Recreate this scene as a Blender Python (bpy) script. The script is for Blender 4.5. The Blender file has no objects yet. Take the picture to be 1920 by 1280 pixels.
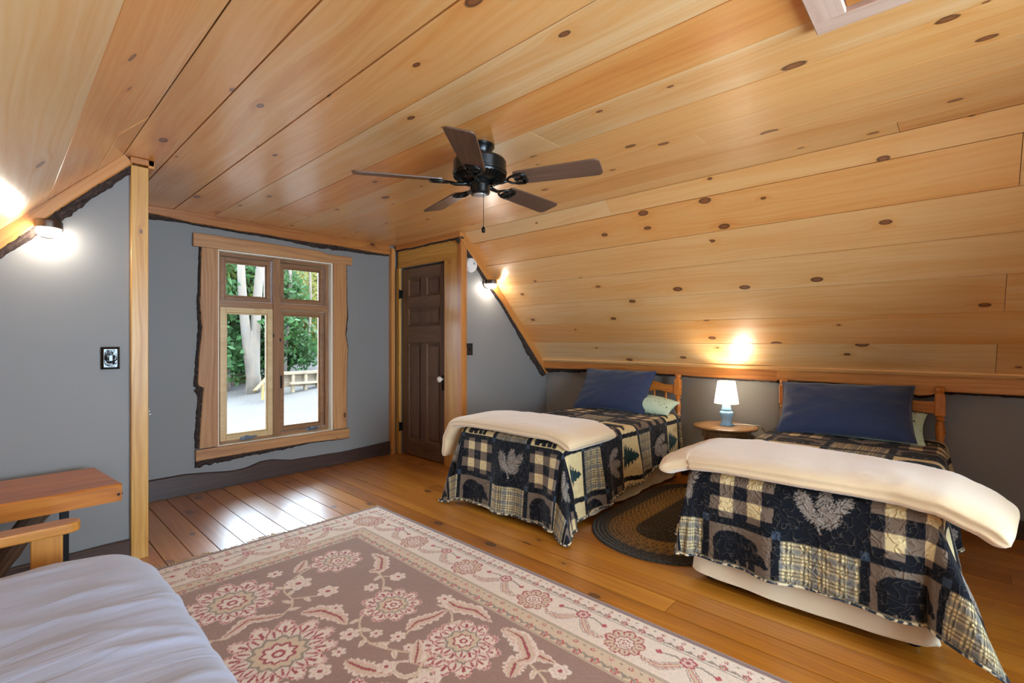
import bpy, math, random
import numpy as np
from mathutils import Matrix, Vector
random.seed(7)
rng = np.random.default_rng(11)
PI = math.pi
scene = bpy.context.scene
C = scene.collection

# ------------------------------------------------------------------ camera, sky, sun, exposure
YAW = math.atan2(829.0, 897.0)                 # angle between the view and the window wall
cam = bpy.data.cameras.new('camera')
cam.sensor_width = 36.0
cam.lens = 36.0 * 897.0 / 1920.0
cam.shift_y = -2.0 / 1920.0
cam.clip_start = 0.05
camo = bpy.data.objects.new('camera', cam)
C.objects.link(camo)
camo.location = (0, 0, 1.25)
camo.rotation_euler = (PI / 2, 0, YAW - PI / 2)
scene.camera = camo

world = bpy.data.worlds.new('sky')
scene.world = world
world.use_nodes = True
bg = world.node_tree.nodes['Background']
bg.inputs['Color'].default_value = (0.65, 0.82, 1.0, 1)
bg.inputs['Strength'].default_value = 18.0

sun_d = bpy.data.lights.new('sun', 'SUN')
sun_d.energy = 3.0
sun_d.color = (1.0, 0.95, 0.86)
sun_d.angle = 0.01
sun = bpy.data.objects.new('sun', sun_d)
C.objects.link(sun)
sun.rotation_euler = Vector((-0.62, 0.05, -0.78)).to_track_quat('-Z', 'Y').to_euler()

vs = scene.view_settings
vs.view_transform = 'Standard'
vs.look = 'None'
vs.gamma = 1.0
vs.exposure = 0.46
vs.use_curve_mapping = False

# ------------------------------------------------------------------ room measures (metres)
H = 2.29                    # flat ceiling
YW = 4.585                  # window wall
YL, YR = 3.45, 3.50         # walls either side of the recess
XD = 3.05                   # closet door wall
XRL = 0.60                  # left side of the recess
CL, CR = 0.49, 3.07         # creases of the ceiling
XKL, XKR = -0.88, 4.38      # knee walls
SL = 1.06
ZKL = H - SL * (CL - XKL)
ZKR = 0.915
SR = (H - ZKR) / (XKR - CR)
YB = -1.7                   # back wall
WX0, WX1, WZ0, WZ1 = 1.276, 2.308, 0.34, 2.03   # window opening

# ------------------------------------------------------------------ helpers
def lin(r, g, b):
    def f(c):
        c /= 255.0
        return c / 12.92 if c <= 0.04045 else ((c + 0.055) / 1.055) ** 2.4
    return (f(r), f(g), f(b), 1.0)

def chain(o):
    m = Matrix.Identity(4)
    while o is not None:
        m = o.matrix_basis @ m
        o = o.parent
    return m

def place(o, parent, M=None):
    M = M if M is not None else Matrix.Identity(4)
    if parent is not None:
        o.parent = parent
        o.matrix_basis = chain(parent).inverted() @ M
    else:
        o.matrix_basis = M
    return o

def tag(o, label=None, cat=None, group=None, kind=None):
    if label: o['label'] = label
    if cat: o['category'] = cat
    if group: o['group'] = group
    if kind: o['kind'] = kind
    return o

def thing(name, label, cat, loc=(0, 0, 0), rz=0.0, group=None, kind=None):
    o = bpy.data.objects.new(name, None)
    o.empty_display_size = 0.05
    C.objects.link(o)
    o.matrix_basis = Matrix.Translation(loc) @ Matrix.Rotation(rz, 4, 'Z')
    return tag(o, label, cat, group, kind)

def link(name, me, mat, parent=None, M=None, smooth=False, bevel=0.0, seg=2):
    if mat is not None and len(me.materials) == 0:
        me.materials.append(mat)
    o = bpy.data.objects.new(name, me)
    C.objects.link(o)
    place(o, parent, M)
    if smooth is True:
        me.polygons.foreach_set('use_smooth', [True] * len(me.polygons))
    if bevel > 0:
        b = o.modifiers.new('bevel', 'BEVEL')
        b.width = bevel
        b.segments = seg
        b.limit_method = 'ANGLE'
        b.angle_limit = math.radians(40)
    return o

def raw(name, v, f, mat, parent=None, M=None, smooth=False, bevel=0.0, seg=2):
    me = bpy.data.meshes.new(name)
    me.from_pydata([tuple(map(float, p)) for p in v], [], [tuple(map(int, q)) for q in f])
    me.update()
    return link(name, me, mat, parent, M, smooth, bevel, seg)

class MB:
    """collects simple solids, then links them as ONE mesh object"""
    def __init__(self):
        self.v = []; self.f = []
    def add(self, v, f):
        n = len(self.v)
        self.v += [tuple(p) for p in v]
        self.f += [tuple(n + i for i in q) for q in f]
        return self
    def box(self, x0, x1, y0, y1, z0, z1):
        v = [(x0, y0, z0), (x1, y0, z0), (x1, y1, z0), (x0, y1, z0), (x0, y0, z1), (x1, y0, z1), (x1, y1, z1), (x0, y1, z1)]
        return self.add(v, [(0, 3, 2, 1), (4, 5, 6, 7), (0, 1, 5, 4), (1, 2, 6, 5), (2, 3, 7, 6), (3, 0, 4, 7)])
    def obox(self, c, ex, ey, ez, sx, sy, sz):
        c, ex, ey, ez = Vector(c), Vector(ex), Vector(ey), Vector(ez)
        v = []
        for k in (-1, 1):
            for i, j in ((-1, -1), (1, -1), (1, 1), (-1, 1)):
                v.append(c + ex * (i * sx / 2) + ey * (j * sy / 2) + ez * (k * sz / 2))
        return self.add(v, [(0, 3, 2, 1), (4, 5, 6, 7), (0, 1, 5, 4), (1, 2, 6, 5), (2, 3, 7, 6), (3, 0, 4, 7)])
    def lathe(self, prof, seg=24, c=(0, 0, 0), M=None, cap=True, jit=None):
        v = []; f = []
        for r, z in prof:
            for k in range(seg):
                a = 2 * PI * k / seg
                v.append(Vector((r * math.cos(a), r * math.sin(a), z)))
        for i in range(len(prof) - 1):
            for k in range(seg):
                a, b = i * seg + k, i * seg + (k + 1) % seg
                f.append((a, b, b + seg, a + seg))
        if cap:
            f.append(tuple(range(seg - 1, -1, -1)))
            n = (len(prof) - 1) * seg
            f.append(tuple(n + k for k in range(seg)))
        M = M if M is not None else Matrix.Translation(c)
        return self.add([M @ p for p in v], f)
    def tube(self, pts, r, seg=8):
        pts = [Vector(p) for p in pts]
        n = len(pts)
        rr = r if hasattr(r, '__len__') else [r] * n
        v = []; f = []
        up = Vector((0, 0, 1))
        t0 = (pts[1] - pts[0]).normalized()
        if abs(t0.dot(up)) > 0.9: up = Vector((1, 0, 0))
        e1 = t0.cross(up).normalized()
        for i, p in enumerate(pts):
            t = (pts[min(i + 1, n - 1)] - pts[max(i - 1, 0)]).normalized()
            e1 = (e1 - t * e1.dot(t)).normalized()
            e2 = t.cross(e1)
            for k in range(seg):
                a = 2 * PI * k / seg
                v.append(p + (e1 * math.cos(a) + e2 * math.sin(a)) * rr[i])
        for i in range(n - 1):
            for k in range(seg):
                a, b = i * seg + k, i * seg + (k + 1) % seg
                f.append((a, b, b + seg, a + seg))
        f.append(tuple(range(seg - 1, -1, -1)))
        f.append(tuple((n - 1) * seg + k for k in range(seg)))
        return self.add(v, f)
    def prism(self, pts, fn):
        """pts: 2-D outline (ccw); fn(u, v, k) -> 3-D point for the two caps k = 0, 1"""
        n = len(pts)
        v = [fn(a, b, 0) for a, b in pts] + [fn(a, b, 1) for a, b in pts]
        f = [tuple(range(n - 1, -1, -1)), tuple(range(n, 2 * n))]
        for i in range(n):
            j = (i + 1) % n
            f.append((i, j, n + j, n + i))
        return self.add(v, f)
    def build(self, name, mat, parent=None, M=None, smooth=False, bevel=0.0, seg=2, fixn=False):
        o = raw(name, self.v, self.f, mat, parent, M, smooth, bevel, seg)
        if fixn:
            import bmesh
            bm = bmesh.new(); bm.from_mesh(o.data)
            bmesh.ops.recalc_face_normals(bm, faces=bm.faces)
            bm.to_mesh(o.data); bm.free()
        return o

def shade_auto(o, deg=35):
    me = o.data
    me.polygons.foreach_set('use_smooth', [True] * len(me.polygons))
    me.set_sharp_from_angle(angle=math.radians(deg))
    return o

def frame_matrix(o, ex, ey, ez):
    ex, ey, ez = Vector(ex).normalized(), Vector(ey).normalized(), Vector(ez).normalized()
    M = Matrix.Identity(4)
    for i in range(3):
        M[i][0], M[i][1], M[i][2], M[i][3] = ex[i], ey[i], ez[i], o[i]
    return M

def beam(name, p0, p1, w, t, nrm, mat, parent=None, bevel=0.003):
    """a board from p0 to p1; long axis is its local X, t is measured along nrm"""
    p0, p1 = Vector(p0), Vector(p1)
    ex = (p1 - p0).normalized()
    ez = Vector(nrm); ez = (ez - ex * ez.dot(ex)).normalized()
    ey = ez.cross(ex)
    L = (p1 - p0).length
    return MB().box(-L / 2, L / 2, -w / 2, w / 2, -t / 2, t / 2).build(name, mat, parent, frame_matrix((p0 + p1) / 2, ex, ey, ez), bevel=bevel, seg=1)

def vnoise(x, y, seed=0):
    x = np.asarray(x, float); y = np.asarray(y, float)
    xi = np.floor(x).astype(np.int64); yi = np.floor(y).astype(np.int64)
    fx = x - xi; fy = y - yi
    fx = fx * fx * (3 - 2 * fx); fy = fy * fy * (3 - 2 * fy)
    def hsh(a, b):
        n = (a * 374761393 + b * 668265263 + seed * 974634777) & 0x7fffffff
        n = ((n ^ (n >> 13)) * 1274126177) & 0x7fffffff
        return ((n ^ (n >> 16)) & 0xffff) / 65535.0
    return (hsh(xi, yi) * (1 - fx) + hsh(xi + 1, yi) * fx) * (1 - fy) + (hsh(xi, yi + 1) * (1 - fx) + hsh(xi + 1, yi + 1) * fx) * fy

def fnoise(x, y, seed=0, oct=3):
    s = 0; a = 1.0; t = 0
    for k in range(oct):
        s = s + a * vnoise(np.asarray(x) * 2 ** k, np.asarray(y) * 2 ** k, seed + k); t += a; a *= 0.5
    return s / t

def grid_mesh(name, P, mat, col=None, uv=None, smooth=True, solid=None):
    """P: (n, m, 3) array -> mesh with optional per-vertex colour (n, m, 3, linear) and uv (n, m, 2)"""
    n, m = P.shape[:2]
    me = bpy.data.meshes.new(name)
    nv = n * m; nf = (n - 1) * (m - 1)
    me.vertices.add(nv); me.vertices.foreach_set('co', P.reshape(-1).astype(np.float32))
    idx = np.arange(nv).reshape(n, m)
    q = np.stack([idx[:-1, :-1], idx[1:, :-1], idx[1:, 1:], idx[:-1, 1:]], -1).reshape(-1, 4)
    me.loops.add(nf * 4); me.loops.foreach_set('vertex_index', q.reshape(-1).astype(np.int32))
    me.polygons.add(nf)
    me.polygons.foreach_set('loop_start', np.arange(0, nf * 4, 4, dtype=np.int32))
    me.update(calc_edges=True)
    if smooth: me.polygons.foreach_set('use_smooth', [True] * nf)
    if col is not None:
        a = me.color_attributes.new('col', 'FLOAT_COLOR', 'POINT')
        c4 = np.ones((nv, 4), np.float32); c4[:, :3] = col.reshape(-1, 3)
        a.data.foreach_set('color', c4.reshape(-1))
    if uv is not None:
        u = me.uv_layers.new(name='UVMap')
        u.data.foreach_set('uv', uv.reshape(-1, 2)[q.reshape(-1)].reshape(-1).astype(np.float32))
    me.materials.append(mat)
    return me

# ------------------------------------------------------------------ materials
class NT:
    def __init__(self, name):
        self.m = bpy.data.materials.new(name)
        self.m.use_nodes = True
        self.t = self.m.node_tree
        self.n = self.t.nodes
        self.b = self.n['Principled BSDF']
        self.out = self.n['Material Output']
    def node(self, typ, **kw):
        d = self.n.new(typ)
        for k, v in kw.items(): setattr(d, k, v)
        return d
    def put(self, sock, v):
        if v is None: return
        if isinstance(v, bpy.types.NodeSocket): self.t.links.new(v, sock)
        else: sock.default_value = v
    def math(self, op, a, b=None, c=None, clamp=False):
        d = self.node('ShaderNodeMath', operation=op); d.use_clamp = clamp
        self.put(d.inputs[0], a); self.put(d.inputs[1], b); self.put(d.inputs[2], c)
        return d.outputs[0]
    def vmath(self, op, a, b=None):
        d = self.node('ShaderNodeVectorMath', operation=op)
        self.put(d.inputs[0], a); self.put(d.inputs[1], b)
        return d.outputs[0]
    def mix(self, fac, a, b, blend='MIX'):
        d = self.node('ShaderNodeMix', data_type='RGBA'); d.blend_type = blend
        self.put(d.inputs[0], fac); self.put(d.inputs[6], a); self.put(d.inputs[7], b)
        return d.outputs[2]
    def ramp(self, fac, stops, interp='LINEAR'):
        d = self.node('ShaderNodeValToRGB'); self.put(d.inputs[0], fac)
        r = d.color_ramp; r.interpolation = interp
        while len(r.elements) < len(stops): r.elements.new(0.5)
        for e, (p, c) in zip(r.elements, stops):
            e.position = p; e.color = c if hasattr(c, '__len__') else (c, c, c, 1)
        return d.outputs[0]
    def smooth(self, v, lo, hi):
        d = self.node('ShaderNodeMapRange'); d.interpolation_type = 'SMOOTHSTEP'
        self.put(d.inputs[0], v); self.put(d.inputs[1], lo); self.put(d.inputs[2], hi)
        return d.outputs[0]
    def noise(self, vec, scale=5.0, detail=2.0, rough=0.5, dist=0.0):
        d = self.node('ShaderNodeTexNoise')
        self.put(d.inputs['Vector'], vec); d.inputs['Scale'].default_value = scale
        d.inputs['Detail'].default_value = detail; d.inputs['Roughness'].default_value = rough; d.inputs['Distortion'].default_value = dist
        return d.outputs[0]
    def voro(self, vec, scale=1.0, feature='F1', dim='3D'):
        d = self.node('ShaderNodeTexVoronoi', feature=feature, voronoi_dimensions=dim)
        self.put(d.inputs['Vector'], vec); d.inputs['Scale'].default_value = scale
        return d
    def bump(self, h, strength=0.2, dist=0.01, normal=None):
        d = self.node('ShaderNodeBump'); self.put(d.inputs['Height'], h)
        d.inputs['Strength'].default_value = strength; d.inputs['Distance'].default_value = dist
        if normal is not None: self.put(d.inputs['Normal'], normal)
        return d.outputs[0]
    def obj(self, jitter=True):
        tc = self.node('ShaderNodeTexCoord').outputs['Object']
        if not jitter: return tc, None
        r = self.node('ShaderNodeObjectInfo').outputs['Random']
        cx = self.node('ShaderNodeCombineXYZ')
        self.put(cx.inputs[0], self.math('MULTIPLY', r, 61.3)); self.put(cx.inputs[1], self.math('MULTIPLY', r, 37.7)); self.put(cx.inputs[2], self.math('MULTIPLY', r, 23.1))
        return self.vmath('ADD', tc, cx.outputs[0]), r
    def scale(self, v, s):
        return self.vmath('MULTIPLY', v, s)
    def set(self, **kw):
        for k, v in kw.items():
            self.put(self.b.inputs[k.replace('_', ' ')], v)
        return self

def plain(name, c, rough=0.5, metal=0.0, spec=0.5, bump=0.0, bscale=60.0, **kw):
    k = NT(name)
    k.set(Base_Color=c, Roughness=rough, Metallic=metal, Specular_IOR_Level=spec)
    if bump > 0:
        v, _ = k.obj(False)
        k.set(Normal=k.bump(k.noise(v, bscale, 3.0), bump, 0.003))
    for a, b in kw.items(): k.put(k.b.inputs[a.replace('_', ' ')], b)
    return k.m

def wood(name, light, mid, dark, knot=None, ksize=1.0, kden=0.5, rough=0.35, coat=0.0, tone=0.35, grain=1.0, bump=0.05, rings=1.0, stain=None, spec=0.5, coat_r=0.18, coat_ior=1.5, warm=None, contrast=1.0):
    """board with its length along local X: streaky grain, cathedral rings, round knots with dark rims"""
    k = NT(name)
    v, rnd = k.obj(True)
    # knots
    warp = k.noise(v, 6.0, 2.0)
    kv = k.scale(v, (2.3, 4.2, 0.0))
    vo = k.voro(kv, 1.0, dim='2D')
    sx = k.node('ShaderNodeSeparateColor'); k.put(sx.inputs[0], vo.outputs['Color'])
    gate = k.smooth(sx.outputs[0], 1.0 - kden, 1.0 - kden + 0.02)
    rad = k.math('MULTIPLY_ADD', sx.outputs[1], 0.085 * ksize, 0.03 * ksize)
    d0 = k.math('ADD', vo.outputs['Distance'], k.math('MULTIPLY_ADD', warp, 0.05, -0.025))
    rel = k.math('DIVIDE', d0, rad)
    core = k.math('MULTIPLY', k.smooth(rel, 1.0, 0.75), gate)
    rim = k.math('MULTIPLY', k.math('MULTIPLY', k.smooth(rel, 1.35, 1.0), k.smooth(rel, 0.55, 0.95)), gate)
    halo = k.math('MULTIPLY', k.smooth(rel, 5.0, 0.8), gate)
    # grain, pushed around the knots
    sep = k.node('ShaderNodeSeparateXYZ'); k.put(sep.inputs[0], v)
    low = k.noise(k.scale(v, (0.55, 3.0, 3.0)), 1.6, 2.0)
    yy = k.math('ADD', sep.outputs[1], k.math('MULTIPLY_ADD', low, 0.16, -0.08))
    yy = k.math('ADD', yy, k.math('MULTIPLY', halo, 0.022))
    comb = k.node('ShaderNodeCombineXYZ')
    k.put(comb.inputs[0], k.math('MULTIPLY', sep.outputs[0], 0.045)); k.put(comb.inputs[1], yy); k.put(comb.inputs[2], sep.outputs[2])
    streak = k.noise(comb.outputs[0], 46.0, 5.0, 0.62)
    fine = k.noise(comb.outputs[0], 210.0, 2.0, 0.6)
    broad = k.noise(comb.outputs[0], 9.0, 2.0, 0.5)
    ringv = k.math('SINE', k.math('MULTIPLY_ADD', yy, 190.0, k.math('MULTIPLY', broad, 13.0)))
    g = k.math('ADD', k.math('MULTIPLY', streak, 0.6 * grain), k.math('MULTIPLY', broad, 0.55))
    g = k.math('ADD', g, k.math('MULTIPLY', ringv, 0.055 * rings))
    g = k.math('ADD', g, k.math('MULTIPLY_ADD', fine, 0.16 * grain, -0.08 * grain))
    g = k.math('ADD', g, k.math('MULTIPLY_ADD', rnd, tone, -tone / 2))
    g = k.math('ADD', g, k.math('MULTIPLY', halo, 0.10))
    if contrast != 1.0: g = k.math('MULTIPLY_ADD', g, contrast, 0.57 * (1 - contrast))
    col = k.ramp(g, [(0.30, light), (0.56, mid), (0.86, dark)])
    if warm is not None:
        wn = k.node('ShaderNodeTexWhiteNoise', noise_dimensions='1D'); k.put(wn.inputs['W'], k.math('MULTIPLY', rnd, 917.0))
        col = k.mix(k.smooth(wn.outputs['Value'], 0.25, 1.0), col, k.mix(1.0, col, warm, 'MULTIPLY'))
    if stain is not None:
        sm = k.smooth(k.noise(k.scale(v, (0.8, 2.2, 2.0)), 2.3, 3.0, 0.6), 0.56, 0.74)
        col = k.mix(k.math('MULTIPLY', sm, 0.55), col, stain)
    if knot is not None:
        kd = tuple(c * 0.35 for c in knot[:3]) + (1,)
        col = k.mix(k.math('MULTIPLY', core, 0.85), col, knot)
        col = k.mix(k.math('MULTIPLY', rim, 0.9), col, kd)
    k.set(Base_Color=col, Roughness=k.math('MULTIPLY_ADD', streak, 0.14, rough - 0.07), Coat_Weight=coat, Coat_Roughness=coat_r, Coat_IOR=coat_ior, Specular_IOR_Level=spec)
    if bump > 0: k.set(Normal=k.bump(g, bump, 0.004))
    return k.m

M = {}
M['ceiling_pine'] = wood('varnished_pine_boards', lin(244, 206, 150), lin(235, 176, 106), lin(212, 132, 58), knot=lin(122, 60, 34), ksize=0.72, kden=0.42, rough=0.40, coat=1.0, tone=0.30, rings=0.45, grain=0.6, coat_r=0.27, coat_ior=1.65, warm=(1.0, 0.82, 0.58, 1))
M['floor_pine'] = wood('amber_floor_boards', lin(208, 138, 42), lin(186, 112, 24), lin(142, 78, 15), knot=lin(96, 50, 24), ksize=0.75, kden=0.42, rough=0.34, coat=1.0, coat_ior=1.6, tone=0.26, rings=0.9, grain=0.8, bump=0.08, coat_r=0.33)
M['trim_wood'] = wood('honey_trim_boards', lin(216, 152, 84), lin(196, 128, 62), lin(160, 94, 40), knot=lin(96, 54, 30), ksize=0.6, kden=0.3, rough=0.42, coat=0.1, tone=0.2)
M['yellow_pine'] = wood('yellow_door_casing_boards', lin(224, 178, 96), lin(206, 152, 70), lin(178, 116, 46), knot=lin(120, 66, 34), ksize=0.6, kden=0.32, rough=0.42, coat=0.1, tone=0.15)
M['casing_wood'] = wood('brown_window_casing_boards', lin(204, 154, 102), lin(184, 130, 80), lin(150, 98, 56), knot=lin(90, 56, 34), ksize=0.4, kden=0.22, rough=0.48, tone=0.2)
M['bark'] = None
M['door_wood'] = wood('dark_brown_door_wood', lin(132, 100, 74), lin(108, 80, 58), lin(80, 57, 42), rough=0.36, coat=0.15, tone=0.1, rings=0.6)
M['headboard_wood'] = wood('orange_maple_headboard', lin(218, 146, 66), lin(198, 118, 44), lin(156, 84, 28), knot=lin(96, 44, 18), ksize=0.5, kden=0.2, rough=0.28, coat=0.4, tone=0.1)
M['table_wood'] = wood('brown_nightstand_wood', lin(158, 118, 74), lin(128, 92, 54), lin(92, 62, 36), rough=0.3, coat=0.4, tone=0.1)
M['bench_wood'] = wood('reclaimed_orange_slab', lin(218, 146, 60), lin(194, 114, 38), lin(140, 76, 26), knot=lin(48, 24, 16), ksize=0.8, kden=0.5, rough=0.34, coat=0.3, tone=0.1, rings=1.5, bump=0.15)
M['futon_wood'] = wood('honey_futon_frame', lin(214, 154, 74), lin(194, 126, 48), lin(160, 96, 34), rough=0.32, coat=0.3, tone=0.1)
M['rough_log'] = wood('weathered_log', lin(120, 92, 66), lin(84, 60, 42), lin(48, 34, 26), rough=0.85, tone=0.1, bump=0.6)
M['window_wood'] = wood('brown_window_frame', lin(176, 132, 90), lin(152, 108, 72), lin(116, 80, 54), rough=0.35, coat=0.2, tone=0.1, rings=0.4)
M['sash_wood'] = wood('pale_yellow_sash', lin(232, 206, 160), lin(220, 190, 140), lin(200, 164, 112), rough=0.4, tone=0.1, rings=0.4)
M['jamb_wood'] = wood('pale_jamb_boards', lin(252, 246, 232), lin(246, 236, 214), lin(232, 216, 186), rough=0.4, tone=0.1, rings=0.3)
M['dark_base'] = wood('dark_walnut_baseboard', lin(84, 58, 46), lin(66, 44, 36), lin(44, 30, 26), rough=0.45, tone=0.1)
M['hatch_wood'] = wood('pinkish_hatch_trim', lin(224, 196, 176), lin(208, 176, 154), lin(180, 146, 124), rough=0.45, tone=0.1, rings=0.4)
M['timber'] = wood('raw_outdoor_timber', lin(112, 96, 76), lin(96, 80, 60), lin(74, 60, 44), rough=0.8, tone=0.2)

def bark_mat():
    k = NT('dark_bark')
    v, _ = k.obj(True)
    n = k.noise(k.scale(v, (0.6, 1.5, 1.5)), 60.0, 5.0, 0.65)
    col = k.ramp(n, [(0.3, lin(34, 27, 25)), (0.55, lin(74, 60, 54)), (0.8, lin(118, 98, 84))])
    k.set(Base_Color=col, Roughness=0.9, Specular_IOR_Level=0.2, Normal=k.bump(n, 0.9, 0.012))
    return k.m
M['bark'] = bark_mat()

def paint_mat():
    k = NT('grey_wall_paint')
    v, _ = k.obj(False)
    n = k.noise(v, 2.0, 3.0)
    col = k.mix(n, lin(134, 132, 130), lin(140, 137, 135))
    k.set(Base_Color=col, Roughness=0.55, Specular_IOR_Level=0.4, Normal=k.bump(k.noise(v, 260.0, 2.0), 0.06, 0.002))
    return k.m
M['paint'] = paint_mat()
M['black_metal'] = plain('black_metal', lin(20, 19, 19), 0.38, 0.5)
M['bronze'] = plain('oil_rubbed_bronze', lin(38, 33, 30), 0.32, 0.75)
M['sconce_metal'] = plain('brushed_bronze_sconce', lin(96, 84, 76), 0.34, 0.85)
M['gloss_black'] = plain('glossy_black_plate', lin(10, 10, 11), 0.06, 0.0, 0.6)
M['satin_black'] = plain('satin_black_plate', lin(16, 16, 17), 0.4)
M['white_plastic'] = plain('white_plastic', lin(232, 230, 226), 0.45)
M['porcelain'] = plain('white_porcelain', lin(238, 232, 220), 0.15)
M['steel'] = plain('steel_blue_hardware', lin(120, 140, 160), 0.3, 0.8)
M['fan_black'] = plain('black_fan_enamel', lin(20, 23, 23), 0.24, 0.3)
M['fan_blade'] = wood('brown_fan_blade', lin(128, 100, 84), lin(104, 78, 64), lin(76, 56, 46), rough=0.34, coat=0.3, tone=0.1, rings=0.5)
M['lamp_blue'] = plain('pale_blue_ceramic', lin(126, 160, 182), 0.22, 0.0, 0.5)
M['sheet'] = None
M['void'] = plain('dark_underlay', lin(46, 32, 22), 0.9)

def emit(name, c, s, base=(0.9, 0.9, 0.9, 1)):
    k = NT(name)
    k.set(Base_Color=base, Roughness=0.4, Emission_Color=c, Emission_Strength=s)
    return k.m

def glass_mat():
    k = NT('window_glass')
    tr = k.node('ShaderNodeBsdfTransparent'); tr.inputs[0].default_value = (0.97, 0.985, 0.98, 1)
    gl = k.node('ShaderNodeBsdfGlossy'); gl.inputs['Roughness'].default_value = 0.0
    fr = k.node('ShaderNodeFresnel'); fr.inputs[0].default_value = 1.45
    mx = k.node('ShaderNodeMixShader')
    k.put(mx.inputs[0], fr.outputs[0]); k.put(mx.inputs[1], tr.outputs[0]); k.put(mx.inputs[2], gl.outputs[0])
    k.put(k.out.inputs['Surface'], mx.outputs[0])
    return k.m
M['glass'] = glass_mat()
k_ = NT('clear_glass_knob'); k_.set(Base_Color=(0.95, 0.97, 1, 1), Roughness=0.03, Transmission_Weight=0.9, IOR=1.5); M['knob_glass'] = k_.m

def cloth(name, c1, c2, scale=120.0, bump=0.2, rough=0.85, sheen=0.3, attr=False, fold=None, noise_amt=1.0):
    k = NT(name)
    v, _ = k.obj(False)
    n = k.noise(v, scale, 3.0, 0.6)
    if attr:
        base = k.node('ShaderNodeVertexColor', layer_name='col').outputs[0]
        col = k.mix(k.math('MULTIPLY', n, 0.35), base, k.mix(0.35, base, (0, 0, 0, 1)))
    else:
        col = k.mix(n, c1, c2)
    nr = k.bump(n, bump, 0.004)
    if fold is not None:
        nr = k.bump(k.noise(k.scale(v, fold), 1.0, 3.0, 0.55, 0.6), 0.35, 0.02, nr)
    k.set(Base_Color=col, Roughness=rough, Sheen_Weight=sheen, Specular_IOR_Level=0.25, Normal=nr)
    return k.m
M['sheet'] = cloth('pale_lilac_grey_sheet', lin(178, 188, 214), lin(186, 194, 220), 300.0, 0.05, 0.8, 0.2, fold=(3.0, 22.0, 9.0))
M['navy'] = cloth('navy_pillow_cotton', lin(38, 52, 84), lin(46, 60, 94), 400.0, 0.06, 0.7, 0.35)
M['fleece'] = cloth('cream_fleece', lin(226, 196, 152), lin(234, 206, 166), 90.0, 0.35, 0.95, 0.6)
M['skirt'] = cloth('ivory_bed_skirt', lin(234, 214, 180), lin(240, 222, 192), 300.0, 0.05, 0.85, 0.2)
M['mattress'] = cloth('white_mattress_ticking', lin(220, 216, 208), lin(228, 224, 216), 200.0, 0.05)
M['rug'] = cloth('wool_rug_pile', None, None, 260.0, 0.35, 0.95, 0.3, attr=True)
M['braid'] = cloth('braided_wool', None, None, 200.0, 0.4, 0.95, 0.2, attr=True)
M['fringe'] = cloth('tan_cotton_fringe', lin(206, 166, 104), lin(226, 196, 146), 300.0, 0.2)

def quilt_mat():
    k = NT('patchwork_quilt_cotton')
    base = k.node('ShaderNodeVertexColor', layer_name='col').outputs[0]
    uv = k.node('ShaderNodeTexCoord').outputs['UV']
    w = k.noise(uv, 27.0, 1.0, 0.4, 0.6)
    line = k.math('ABSOLUTE', k.math('SUBTRACT', w, 0.5))
    st = k.smooth(line, 0.020, 0.004)
    puff = k.smooth(line, 0.0, 0.10)
    cn = k.noise(uv, 420.0, 2.0)
    col = k.mix(k.math('MULTIPLY', st, 0.22), base, lin(150, 138, 122))
    col = k.mix(k.math('MULTIPLY', cn, 0.22), col, (0, 0, 0, 1))
    k.set(Base_Color=col, Roughness=0.9, Sheen_Weight=0.06, Specular_IOR_Level=0.15, Normal=k.bump(puff, 0.55, 0.008, k.bump(cn, 0.15, 0.002)))
    return k.m
M['quilt'] = quilt_mat()

def green_pillow():
    k = NT('mint_leaf_print_cotton')
    v, _ = k.obj(False)
    vo = k.voro(v, 26.0)
    d = k.smooth(vo.outputs['Distance'], 0.26, 0.18)
    n = k.noise(v, 60.0, 2.0)
    col = k.mix(k.math('MULTIPLY', d, k.smooth(n, 0.48, 0.56)), lin(196, 216, 190), lin(44, 66, 56))
    k.set(Base_Color=col, Roughness=0.85, Specular_IOR_Level=0.2)
    return k.m
M['mint'] = green_pillow()
# ------------------------------------------------------------------ room shell
def struct(o):
    o['kind'] = 'structure'
    return o

floor = struct(MB().box(XKL - 0.1, XKR + 0.1, YB - 0.1, YW + 0.16, -0.16, -0.024).build('floor', M['void']))

def plank_rows(parent, edges, y0, y1, mat, pos, ex, ey, ez, joints, lmin, lmax, gap, t, lift=0.0008, bev=0.0010):
    """edges: offsets across (along ey) from pos; boards run along ex (world Y)"""
    for r in range(len(edges) - 1):
        a, b = edges[r], edges[r + 1]
        cuts = list(joints.get(r, []))
        if not cuts:
            y = y0 + random.uniform(0.6, lmax)
            while y < y1 - 0.7:
                cuts.append(y); y += random.uniform(lmin, lmax)
        ys = [y0] + sorted(cuts) + [y1]
        for i in range(len(ys) - 1):
            L = ys[i + 1] - ys[i] - gap * 0.6
            w = b - a - gap
            c = Vector(pos) + Vector(ey) * ((a + b) / 2) + Vector(ex) * ((ys[i] + ys[i + 1]) / 2) + Vector(ez) * random.uniform(-lift, lift)
            o = MB().box(-L / 2, L / 2, -w / 2, w / 2, -t / 2, t / 2).build('plank', mat, parent, frame_matrix(c, ex, ey, ez), bevel=bev, seg=1)

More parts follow.
